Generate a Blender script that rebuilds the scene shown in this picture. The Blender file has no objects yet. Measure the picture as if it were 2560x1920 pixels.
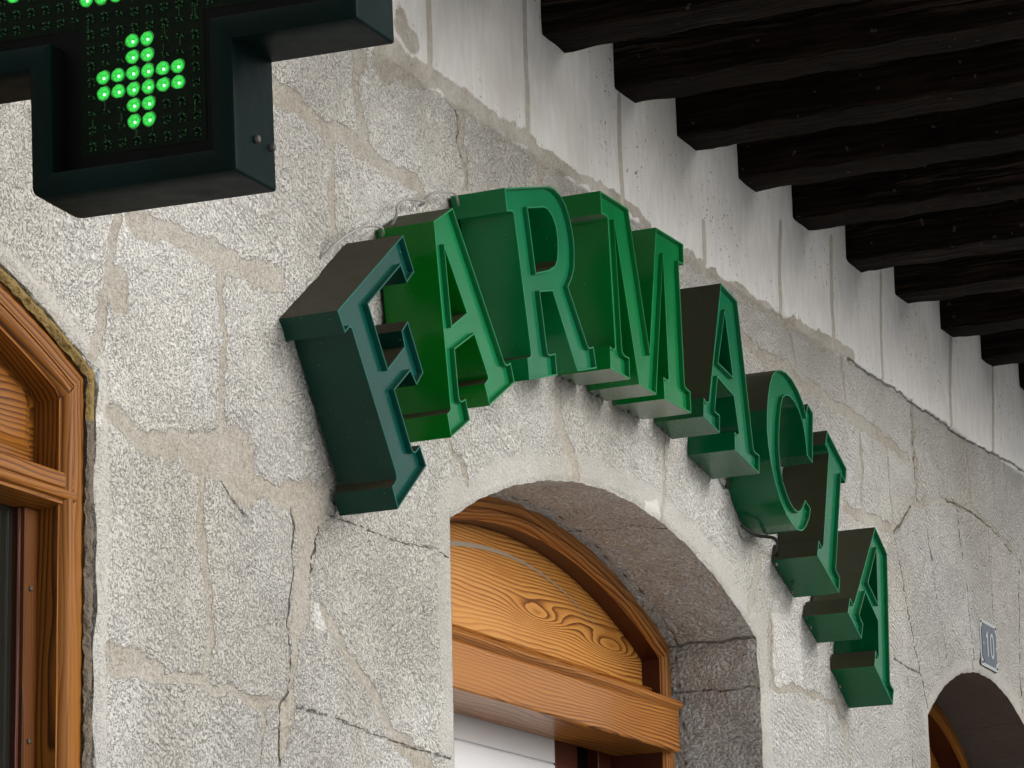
import bpy, bmesh, math, random, json
import numpy as np
from mathutils import Vector, Matrix
from mathutils.geometry import tessellate_polygon
random.seed(7)
DATA = json.loads(r'''{"letters":[["F",[[4.0172,1.2265],[4.2347,1.3967],[4.2719,1.3471],[4.2455,1.3234],[4.2252,1.3453],[4.1168,1.2595],[4.1771,1.175],[4.2343,1.2212],[4.2249,1.244],[4.2466,1.2644],[4.2976,1.1942],[4.2735,1.1696],[4.253,1.1871],[4.1997,1.1462],[4.2537,1.0681],[4.2578,1.0648],[4.2656,1.0655],[4.2812,1.0781],[4.3027,1.05],[4.204,0.966],[4.1857,0.9969],[4.1965,1.0056],[4.2014,1.0119],[4.1987,1.0209],[4.0615,1.21],[4.0553,1.21],[4.0405,1.1977]],[]],["A",[[4.3429,1.447],[4.4124,1.4869],[4.5933,1.2784],[4.5988,1.2746],[4.6068,1.2751],[4.6187,1.2815],[4.6332,1.2505],[4.5346,1.192],[4.5167,1.2236],[4.5271,1.2312],[4.5318,1.2366],[4.5292,1.241],[4.4831,1.2967],[4.4106,1.2561],[4.422,1.1843],[4.4245,1.1788],[4.4309,1.178],[4.4463,1.185],[4.4611,1.1528],[4.3912,1.1119],[4.3784,1.1467],[4.3876,1.1528],[4.3915,1.1577],[4.3902,1.1633]],[[[4.3808,1.412],[4.4015,1.293],[4.457,1.326]]]],["R",[[4.6107,1.5736],[4.7887,1.6253],[4.8127,1.628],[4.8391,1.6239],[4.8625,1.6108],[4.8799,1.5881],[4.8906,1.5613],[4.8938,1.5372],[4.8908,1.5092],[4.8813,1.4887],[4.8626,1.4666],[4.9367,1.3844],[4.9419,1.3804],[4.9485,1.3799],[4.9644,1.3855],[4.9756,1.349],[4.8918,1.3258],[4.7957,1.4433],[4.7443,1.4291],[4.7669,1.3341],[4.7703,1.33],[4.7781,1.3298],[4.8005,1.3372],[4.8065,1.3],[4.6908,1.2675],[4.6859,1.3037],[4.6957,1.3074],[4.701,1.3113],[4.7007,1.3161],[4.6453,1.5392],[4.6404,1.541],[4.6298,1.5388],[4.6186,1.5354]],[[[4.7019,1.563],[4.7677,1.5821],[4.7835,1.5834],[4.8015,1.5765],[4.8165,1.5625],[4.8222,1.5437],[4.8222,1.519],[4.8174,1.5021],[4.8082,1.4904],[4.7821,1.477],[4.7291,1.4591]]]],["M",[[5.0159,1.679],[5.1419,1.6797],[5.2217,1.4341],[5.2736,1.6792],[5.4073,1.6816],[5.4056,1.6405],[5.3803,1.6399],[5.3883,1.4118],[5.3907,1.4061],[5.3978,1.4037],[5.4162,1.4014],[5.4166,1.3599],[5.2861,1.36],[5.2848,1.4014],[5.2989,1.3989],[5.3077,1.4007],[5.311,1.4051],[5.3025,1.6307],[5.2469,1.3595],[5.1668,1.3618],[5.0749,1.6351],[5.0929,1.4094],[5.0971,1.4028],[5.1058,1.4009],[5.1248,1.4011],[5.125,1.3618],[5.0377,1.3623],[5.0382,1.4034],[5.05,1.4004],[5.0581,1.4022],[5.0618,1.4065],[5.0459,1.6349],[5.0435,1.6379],[5.0368,1.6386],[5.0181,1.6377]],[]],["A",[[5.5979,1.6524],[5.6834,1.6376],[5.7397,1.3618],[5.7423,1.3548],[5.7502,1.3522],[5.772,1.3494],[5.7676,1.3121],[5.6387,1.3347],[5.6406,1.3705],[5.6522,1.3667],[5.6605,1.3688],[5.6636,1.3726],[5.6443,1.4404],[5.5611,1.459],[5.5401,1.3951],[5.5415,1.3898],[5.5485,1.3884],[5.564,1.3874],[5.5608,1.351],[5.4782,1.3668],[5.4839,1.4039],[5.4948,1.3982],[5.5032,1.3988],[5.5107,1.4035]],[[[5.6126,1.5971],[5.5676,1.4897],[5.6424,1.4785]]]],["C",[[5.8658,1.5298],[5.8837,1.5414],[5.9011,1.5478],[5.9216,1.552],[5.9485,1.5529],[5.9814,1.5464],[6.0137,1.5317],[6.0419,1.5112],[6.0574,1.4867],[6.0706,1.5135],[6.1004,1.5016],[6.0838,1.3928],[6.0513,1.404],[6.0497,1.4228],[6.0437,1.4456],[6.0342,1.4676],[6.0148,1.4876],[5.9907,1.5017],[5.9642,1.5067],[5.9438,1.505],[5.9233,1.496],[5.9104,1.4779],[5.8977,1.4447],[5.8898,1.4127],[5.886,1.3769],[5.89,1.3497],[5.8999,1.3236],[5.9173,1.3035],[5.9366,1.2878],[5.9607,1.2774],[5.9807,1.2755],[5.9983,1.281],[6.014,1.2915],[6.0291,1.3079],[6.0597,1.2949],[6.0492,1.2729],[6.0288,1.2534],[6.0103,1.2427],[5.9927,1.2373],[5.969,1.2373],[5.9431,1.244],[5.9115,1.2571],[5.8813,1.2796],[5.8557,1.3108],[5.8369,1.3443],[5.8249,1.3789],[5.8215,1.4107],[5.827,1.4513],[5.8374,1.4838],[5.8503,1.51]],[]],["I",[[6.1851,1.4813],[6.2985,1.4217],[6.2868,1.3896],[6.2611,1.4013],[6.1994,1.1959],[6.2015,1.1912],[6.2079,1.188],[6.2219,1.1799],[6.2115,1.1457],[6.0857,1.2033],[6.1003,1.2373],[6.1119,1.229],[6.1196,1.2268],[6.126,1.229],[6.1888,1.4337],[6.1842,1.4398],[6.1691,1.4492]],[]],["A",[[6.4705,1.3276],[6.5433,1.2814],[6.5188,1.004],[6.5218,0.9981],[6.5424,0.9881],[6.5293,0.9558],[6.4187,1.0235],[6.431,1.0581],[6.4419,1.0483],[6.4478,1.0466],[6.4513,1.0491],[6.4584,1.1241],[6.3824,1.1735],[6.3373,1.1215],[6.3428,1.1131],[6.3581,1.1034],[6.3424,1.0697],[6.2613,1.114],[6.2802,1.1468],[6.2959,1.1369],[6.3011,1.1364],[6.3061,1.1399]],[[[6.4699,1.2783],[6.4046,1.1977],[6.4627,1.1618]]]]],"joints":[["m",[0.016,0.016,0.016,0.016,0.016,0.016,0.016],[[3.586,1.2684],[3.5754,1.2416],[3.5628,1.2027],[3.5525,1.1694],[3.5423,1.1293],[3.5321,1.0942],[3.5242,1.0598]]],["m",[0.05,0.05],[[3.5784,1.171],[3.5807,1.1549]]],["m",[0.05,0.04,0.03,0.025,0.03,0.035,0.04,0.03],[[3.6279,1.277],[3.6549,1.2719],[3.7003,1.2764],[3.756,1.2784],[3.8226,1.2779],[3.9009,1.2773],[3.951,1.2795],[4.0229,1.2868]]],["m",[0.02,0.02,0.02,0.02,0.02,0.02,0.02],[[3.8614,1.2649],[3.8564,1.2259],[3.8612,1.1894],[3.8659,1.153],[3.8658,1.1031],[3.8632,1.053],[3.8655,1.0288]]],["m",[0.02,0.03,0.035,0.04,0.05,0.07,0.09],[[3.5528,0.9849],[3.5871,0.9825],[3.6308,0.9679],[3.6975,0.9738],[3.766,0.98],[3.8606,0.9884],[3.9191,0.9947]]],["m",[0.09,0.08,0.05],[[3.8895,0.9785],[3.916,0.9728],[3.9266,0.9506]]],["m",[0.04,0.035,0.03],[[3.9159,0.9567],[3.9862,0.9641],[4.0528,0.9652]]],["t",[0.006,0.006,0.006],[[3.858,0.954],[3.8841,0.9376],[3.9263,0.9157]]],["m",[0.018,0.018,0.018,0.018,0.018,0.018],[[3.8013,0.9593],[3.8013,0.9096],[3.8064,0.8454],[3.8165,0.7694],[3.8165,0.718],[3.8215,0.6675]]],["m",[0.014,0.014,0.014,0.014,0.014,0.014,0.014],[[3.5673,0.6547],[3.6506,0.6606],[3.737,0.6593],[3.8215,0.6624],[3.8985,0.6591],[3.9671,0.6597],[4.0378,0.6709]]],["m",[0.02,0.04,0.03],[[3.5715,0.6771],[3.6177,0.6711],[3.6982,0.6718]]],["m",[0.04,0.085,0.065,0.05,0.05,0.045,0.035,0.022,0.014,0.02,0.035,0.03,0.015],[[4.0585,0.9717],[4.1209,0.9607],[4.1147,0.9291],[4.1084,0.8949],[4.0933,0.8431],[4.0869,0.7958],[4.0668,0.7658],[4.0653,0.7387],[4.0576,0.7027],[4.0516,0.6726],[4.0347,0.6413],[4.0316,0.6145],[4.0258,0.5875]]],["m",[0.03,0.04],[[4.1803,1.0163],[4.1618,0.9736]]],["c",[0.005,0.005,0.005,0.005,0.005,0.005,0.005,0.005,0.005,0.005,0.005,0.005,0.005],[[4.0723,0.9549],[4.0832,0.9265],[4.0687,0.8966],[4.071,0.8615],[4.0536,0.8153],[4.0447,0.7762],[4.0526,0.745],[4.0494,0.7097],[4.0435,0.6823],[4.013,0.6573],[4.0155,0.6338],[4.0205,0.5975],[4.0203,0.5764]]],["c",[0.003,0.003,0.003],[[4.1642,0.946],[4.143,0.9006],[4.1221,0.8585]]],["m",[0.025,0.022,0.02,0.022,0.03,0.035,0.03],[[4.1587,0.809],[4.1989,0.7788],[4.2636,0.7458],[4.3295,0.7093],[4.3901,0.6599],[4.4654,0.634],[4.5104,0.6217]]],["t",[0.005,0.005,0.005,0.005,0.005,0.005],[[4.0654,0.6622],[4.1444,0.6622],[4.2317,0.6587],[4.3711,0.6522],[4.4788,0.6469],[4.5841,0.6436]]],["t",[0.004,0.004,0.004,0.004,0.004,0.004],[[4.1792,0.964],[4.2691,0.9669],[4.3491,0.9604],[4.4253,0.9615],[4.5438,0.9723],[4.5976,0.9631]]],["m",[0.008,0.008,0.008],[[3.9698,0.6574],[3.9721,0.621],[3.969,0.5662]]],["m",[0.03,0.03,0.028,0.03,0.03,0.03,0.026,0.026,0.03,0.03],[[4.0197,1.5794],[4.0819,1.579],[4.1481,1.571],[4.1931,1.5646],[4.2564,1.5717],[4.3212,1.5761],[4.3809,1.5614],[4.4549,1.5674],[4.5051,1.5666],[4.53,1.5528]]],["m",[0.05,0.03,0.022,0.022,0.035,0.04],[[4.2952,1.7174],[4.2917,1.6962],[4.285,1.6655],[4.2929,1.6278],[4.3043,1.6083],[4.3156,1.5887]]],["m",[0.022,0.022,0.022,0.022,0.022],[[4.1931,1.5646],[4.2008,1.5278],[4.1997,1.4719],[4.1986,1.4163],[4.2065,1.3908]]],["m",[0.09,0.06,0.05,0.035,0.045,0.03,0.03,0.03,0.035,0.025],[[4.3865,1.7489],[4.4359,1.7497],[4.4798,1.7484],[4.5767,1.7601],[4.6426,1.7558],[4.7103,1.7607],[4.8146,1.7636],[4.9225,1.7665],[4.9805,1.7512],[5.0254,1.751]]],["m",[0.05,0.05],[[4.4383,1.8215],[4.4818,1.8057]]],["m",[0.025,0.02,0.02,0.02,0.025],[[5.0254,1.751],[5.1489,1.7594],[5.2687,1.7624],[5.3926,1.7621],[5.4874,1.7529]]],["m",[0.02,0.02,0.02,0.02,0.02],[[4.659,1.7485],[4.6679,1.7206],[4.6628,1.6826],[4.678,1.6474],[4.6829,1.6062]]],["c",[0.004,0.004,0.004,0.004],[[4.6415,1.7311],[4.6574,1.7114],[4.6529,1.6858],[4.6678,1.6445]]],["m",[0.024,0.024,0.024],[[4.9805,1.7512],[4.9939,1.7261],[4.9959,1.6979]]],["b",[0.02,0.02,0.02],[[4.5415,1.8944],[4.5438,1.8345],[4.5445,1.7684]]],["b",[0.019,0.019,0.019],[[4.9297,2.023],[4.9316,1.9263],[4.9334,1.7665]]],["b",[0.02,0.02,0.02],[[5.3546,1.9699],[5.3538,1.8534],[5.3595,1.7668]]],["b",[0.02,0.02],[[5.7763,1.8318],[5.7763,1.7337]]],["b",[0.02,0.02,0.02],[[6.2329,1.9513],[6.2118,1.8253],[6.2103,1.7492]]],["b",[0.022,0.022,0.022],[[6.5643,2.0042],[6.5487,1.866],[6.5494,1.7581]]],["b",[0.017,0.017,0.017],[[6.9105,2.0096],[6.8906,1.8826],[6.8866,1.7562]]],["b",[0.022,0.022,0.022],[[7.4447,1.9782],[7.4122,1.8419],[7.4111,1.7547]]],["b",[0.02,0.02],[[7.8044,1.9803],[7.7636,1.7547]]],["t",[0.002,0.002],[[6.4318,1.966],[6.4186,1.876]]],["t",[0.002,0.002],[[7.121,1.9896],[7.1076,1.8926]]],["m",[0.03,0.022,0.02,0.02,0.02,0.03,0.03,0.03],[[5.6746,1.7419],[5.7915,1.7374],[5.9441,1.7405],[6.0921,1.741],[6.2237,1.7403],[6.3377,1.7467],[6.5388,1.7515],[6.6749,1.7568]]],["c",[0.006,0.006,0.006,0.006,0.006,0.006,0.006,0.006,0.006,0.006],[[6.6491,1.7511],[6.787,1.7433],[6.8655,1.7474],[6.9586,1.75],[7.1072,1.7419],[7.3211,1.7456],[7.4985,1.7401],[7.7493,1.7472],[7.9476,1.7565],[8.0497,1.7515]]],["m",[0.02,0.025,0.02,0.03,0.03,0.03,0.03,0.03,0.015],[[5.9741,1.6362],[6.0799,1.6368],[6.2329,1.6353],[6.3211,1.6185],[6.4388,1.6314],[6.5565,1.6193],[6.742,1.6156],[6.8824,1.6054],[7.0707,1.6075]]],["m",[0.012,0.012],[[6.2658,1.7181],[6.2802,1.6535]]],["m",[0.015,0.015],[[6.6114,1.747],[6.6087,1.6425]]],["m",[0.014,0.014,0.014],[[6.6888,1.5965],[6.6999,1.5031],[6.7058,1.4173]]],["m",[0.012,0.012,0.012],[[6.8885,1.6023],[6.9014,1.4772],[6.9242,1.4139]]],["m",[0.022,0.022,0.022],[[7.1,1.7404],[7.1046,1.6446],[7.1173,1.516]]],["c",[0.005,0.005,0.005],[[7.0992,1.7358],[7.1095,1.6324],[7.1165,1.5115]]],["m",[0.02,0.02,0.02],[[7.5273,1.732],[7.5353,1.614],[7.542,1.5694]]],["m",[0.01,0.01],[[7.8699,1.7418],[7.864,1.6739]]],["m",[0.016,0.016,0.016,0.016,0.016,0.016,0.016,0.016,0.016,0.016],[[6.9255,1.4047],[6.9907,1.4387],[7.0732,1.4954],[7.1767,1.5197],[7.3499,1.5547],[7.4979,1.5629],[7.6065,1.5574],[7.7726,1.5403],[7.9139,1.5174],[7.9928,1.4876]]],["c",[0.006,0.006,0.006],[[6.9255,1.4047],[6.9842,1.4356],[7.0662,1.4903]]],["c",[0.004,0.004,0.004,0.004,0.004],[[7.3499,1.5547],[7.4975,1.5608],[7.6061,1.5553],[7.7722,1.5381],[7.913,1.5131]]],["m",[0.025,0.025,0.025],[[6.5738,1.4029],[6.729,1.4045],[6.914,1.4065]]],["c",[0.006,0.006,0.006,0.006,0.006,0.006],[[6.9255,1.4047],[6.9368,1.365],[6.996,1.2534],[7.0402,1.1578],[7.0873,1.0771],[7.1086,1.0232]]],["t",[0.006,0.006,0.006,0.006],[[7.175,1.5096],[7.197,1.4195],[7.2372,1.2894],[7.2775,1.1592]]],["c",[0.006,0.006,0.006,0.006,0.006],[[7.4369,1.5602],[7.4342,1.475],[7.4597,1.3627],[7.4775,1.2455],[7.4886,1.1635]]],["t",[0.006,0.006,0.006],[[7.6746,1.5486],[7.6836,1.4179],[7.6798,1.2943]]],["c",[0.007,0.007,0.007],[[7.9605,1.491],[7.9316,1.2882],[7.8994,1.105]]],["t",[0.006,0.006,0.006],[[6.8657,1.108],[6.9702,1.0996],[7.0669,1.101]]],["t",[0.006,0.006,0.006],[[6.9622,1.0874],[6.9633,0.9874],[6.968,0.874]]],["m",[0.012,0.012,0.015,0.025,0.02],[[6.2585,0.959],[6.3434,0.9559],[6.4461,0.9546],[6.493,0.915],[6.5237,0.835]]],["m",[0.014,0.014,0.014,0.014],[[6.0731,1.1053],[6.0753,0.966],[6.0781,0.9498],[6.2635,0.9597]]],["m",[0.012,0.012],[[6.3849,0.9232],[6.3748,0.8131]]],["m",[0.03,0.03,0.03,0.05],[[5.0472,1.3456],[5.0545,1.2847],[5.078,1.2426],[5.1134,1.2057]]],["m",[0.014,0.014,0.014],[[5.5308,1.3476],[5.5188,1.2619],[5.5101,1.1941]]],["m",[0.014,0.014,0.014],[[4.5998,1.158],[4.6373,1.1279],[4.6555,1.0967]]],["m",[0.03,0.03,0.02],[[6.0351,1.1969],[6.0107,1.1577],[5.9626,1.0804]]]],"lite":[[[6.082,1.0999],[6.1645,1.107],[6.2321,1.0999],[6.2412,1.0552],[6.2516,0.9599],[6.0835,0.9555],[6.0884,1.0508]],[[5.4167,1.2104],[5.4844,1.2127],[5.5034,1.1864],[5.4397,1.1851]],[[3.5169,0.981],[3.535,0.9858],[3.5369,0.969],[3.5277,0.966],[3.515,0.9703]],[[4.1271,0.8181],[4.1415,0.8175],[4.1499,0.8022],[4.1553,0.7865],[4.1265,0.7837],[4.1211,0.8008]]],"screws":[[5.0618,1.3555],[5.1864,1.3552],[5.328,1.3549],[5.496,1.3547],[5.6777,1.319],[6.0833,1.1928],[6.1714,1.1495],[6.275,1.0915],[6.442,0.989]]}''')
Z0 = 1.6                                   # eye height above the street; shapes below are given relative to it
sc = bpy.context.scene
COL = sc.collection
R = math.radians

# ------------------------------------------------------------------ helpers
def tag(o, label=None, cat=None, group=None, kind=None):
    for k, v in (('label', label), ('category', cat), ('group', group), ('kind', kind)):
        if v: o[k] = v
    return o
def wloc(o):
    v = Vector((0, 0, 0))
    while o: v += o.location; o = o.parent
    return v
def empty(name, loc):
    o = bpy.data.objects.new(name, None); COL.objects.link(o); o.location = loc; o.empty_display_size = .1
    return o
def mesh(name, V, Fc, mat, parent=None, smooth=0, origin=None, grain=None, local=False, mats=None):
    """one mesh object; V in scene coordinates unless local"""
    V = np.asarray(V, float)
    if local: o3 = Vector((0, 0, 0)); lo = Vector((0, 0, 0))
    else:
        o3 = Vector(origin) if origin is not None else Vector(V.mean(0))
        lo = o3 - (wloc(parent) if parent else Vector((0, 0, 0)))
    me = bpy.data.meshes.new(name)
    me.from_pydata((V - np.array(o3)).tolist(), [], Fc)
    if mats:
        for m_ in mats[0]: me.materials.append(m_)
        me.polygons.foreach_set('material_index', mats[1])
    else: me.materials.append(mat)
    if smooth:
        me.polygons.foreach_set('use_smooth', [True] * len(me.polygons)); me.set_sharp_from_angle(angle=R(smooth))
    if grain is not None:
        a = me.attributes.new('grain', 'FLOAT_VECTOR', 'POINT'); a.data.foreach_set('vector', np.asarray(grain, float).ravel())
    me.update()
    o = bpy.data.objects.new(name, me); COL.objects.link(o)
    o.parent = parent; o.location = lo
    return o
def fix_normals(o):
    bm = bmesh.new(); bm.from_mesh(o.data); bmesh.ops.recalc_face_normals(bm, faces=bm.faces); bm.to_mesh(o.data); bm.free()
def boxdata(x0, x1, y0, y1, z0, z1, bev=.002, segs=1):
    bm = bmesh.new(); bmesh.ops.create_cube(bm, size=1)
    for v in bm.verts: v.co = Vector((x0 + (v.co.x + .5) * (x1 - x0), y0 + (v.co.y + .5) * (y1 - y0), z0 + (v.co.z + .5) * (z1 - z0)))
    if bev: bmesh.ops.bevel(bm, geom=bm.edges[:], offset=bev, segments=segs, affect='EDGES', profile=.5)
    bm.verts.index_update()
    V = [tuple(v.co) for v in bm.verts]; Fc = [[v.index for v in f.verts] for f in bm.faces]; bm.free()
    return V, Fc
def box(name, x0, x1, y0, y1, z0, z1, mat, parent=None, bev=.002, axis='X', local=False, off=None):
    V, Fc = boxdata(x0, x1, y0, y1, z0, z1, bev)
    A = np.array(V); of = random.uniform(0, 30) if off is None else off
    g = {'X': A[:, [0, 2, 1]], 'Z': A[:, [2, 0, 1]], 'Y': A[:, [1, 2, 0]]}[axis] + [of, 0, of]
    return mesh(name, V, Fc, mat, parent, grain=g, local=local)
def tube(name, pts, r, mat, parent=None, n=10, cap=True):
    pts = [Vector(p) for p in pts]
    # Catmull-Rom resample
    P = [pts[0]] + pts + [pts[-1]]; S = []
    for i in range(1, len(P) - 2):
        for k in range(6):
            t = k / 6; a, b, c, d = P[i - 1], P[i], P[i + 1], P[i + 2]
            S.append(.5 * ((2 * b) + (c - a) * t + (2 * a - 5 * b + 4 * c - d) * t * t + (3 * b - a - 3 * c + d) * t ** 3))
    S.append(pts[-1]); V = []; Fc = []
    for i, p in enumerate(S):
        d = (S[min(i + 1, len(S) - 1)] - S[max(i - 1, 0)]).normalized()
        u = d.cross(Vector((0.3, 1, .2))).normalized(); w = d.cross(u)
        for k in range(n): V.append(tuple(p + r * (math.cos(2 * math.pi * k / n) * u + math.sin(2 * math.pi * k / n) * w)))
    for i in range(len(S) - 1):
        for k in range(n): Fc.append([i * n + k, i * n + (k + 1) % n, (i + 1) * n + (k + 1) % n, (i + 1) * n + k])
    Fc.append(list(range(n))[::-1]); Fc.append(list(range((len(S) - 1) * n, len(S) * n)))
    return mesh(name, V, Fc, mat, parent, smooth=60)
def vnoise(x, y, cell, seed):
    """value noise, numpy"""
    rg = np.random.default_rng(seed); G = rg.random((512, 512)) * 2 - 1
    u = x / cell + 200.3; v = y / cell + 150.7
    i = np.floor(u).astype(int); j = np.floor(v).astype(int); fu = u - i; fv = v - j
    fu = fu * fu * (3 - 2 * fu); fv = fv * fv * (3 - 2 * fv); i %= 511; j %= 511
    return (G[i, j] * (1 - fu) * (1 - fv) + G[i + 1, j] * fu * (1 - fv) + G[i, j + 1] * (1 - fu) * fv + G[i + 1, j + 1] * fu * fv)

# ------------------------------------------------------------------ materials
class NT:
    def __init__(s, name):
        s.m = bpy.data.materials.new(name); s.m.use_nodes = True; s.t = s.m.node_tree; s.n = s.t.nodes
        s.b = s.n['Principled BSDF']; s.out = s.n['Material Output']
    def node(s, ty, **kw):
        n = s.n.new(ty)
        for k, v in kw.items(): setattr(n, k, v)
        return n
    def link(s, a, b): s.t.links.new(a, b)
    def setin(s, sock, v):
        if isinstance(v, bpy.types.NodeSocket): s.link(v, sock)
        elif v is not None: sock.default_value = v
    def math(s, op, a, b=None, c=None, clamp=False):
        n = s.node('ShaderNodeMath', operation=op, use_clamp=clamp)
        s.setin(n.inputs[0], a)
        if b is not None: s.setin(n.inputs[1], b)
        if c is not None: s.setin(n.inputs[2], c)
        return n.outputs[0]
    def vmath(s, op, a, b):
        n = s.node('ShaderNodeVectorMath', operation=op); s.setin(n.inputs[0], a); s.setin(n.inputs[1], b); return n.outputs[0]
    def mix(s, f, a, b, mode='MIX'):
        n = s.node('ShaderNodeMix', data_type='RGBA', blend_type=mode)
        s.setin(n.inputs[0], f); s.setin(n.inputs[6], a); s.setin(n.inputs[7], b); return n.outputs[2]
    def noise(s, vec, scale, detail=2, rough=.5, dist=0, out=0, ty=None):
        n = s.node('ShaderNodeTexNoise'); s.setin(n.inputs['Vector'], vec)
        n.inputs['Scale'].default_value = scale; n.inputs['Detail'].default_value = detail; n.inputs['Roughness'].default_value = rough
        n.inputs['Distortion'].default_value = dist
        return n.outputs[out]
    def vor(s, vec, scale, feat='F1', out='Distance', rnd=1):
        n = s.node('ShaderNodeTexVoronoi', feature=feat); s.setin(n.inputs['Vector'], vec); n.inputs['Scale'].default_value = scale
        n.inputs['Randomness'].default_value = rnd; return n.outputs[out]
    def ramp(s, f, stops, interp='LINEAR'):
        n = s.node('ShaderNodeValToRGB'); s.setin(n.inputs[0], f); cr = n.color_ramp; cr.interpolation = interp
        while len(cr.elements) < len(stops): cr.elements.new(.5)
        for e, (p, c) in zip(cr.elements, stops):
            e.position = p; e.color = (c, c, c, 1) if not isinstance(c, tuple) else c + (1,)
        return n.outputs[0]
    def step(s, f, a, b):
        n = s.node('ShaderNodeMapRange', interpolation_type='SMOOTHSTEP'); s.setin(n.inputs[0], f)
        n.inputs[1].default_value = a; n.inputs[2].default_value = b; return n.outputs[0]
    def attr(s, name, out='Fac'): return s.node('ShaderNodeAttribute', attribute_name=name).outputs[out]
    def obj(s): return s.node('ShaderNodeTexCoord').outputs['Object']
    def map(s, vec, scale, rot=(0, 0, 0)):
        n = s.node('ShaderNodeMapping'); s.setin(n.inputs[0], vec); n.inputs['Scale'].default_value = scale; n.inputs['Rotation'].default_value = rot; return n.outputs[0]
    def bump(s, h, dist=.002, strength=1, prev=None):
        n = s.node('ShaderNodeBump'); s.setin(n.inputs['Height'], h); n.inputs['Distance'].default_value = dist; n.inputs['Strength'].default_value = strength
        if prev is not None: s.link(prev, n.inputs['Normal'])
        return n.outputs[0]
    def p(s, **kw):
        for k, v in kw.items(): s.setin(s.b.inputs[k.replace('_', ' ')], v)
        return s.m
c4 = lambda r, g, b: (r, g, b, 1)

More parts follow.
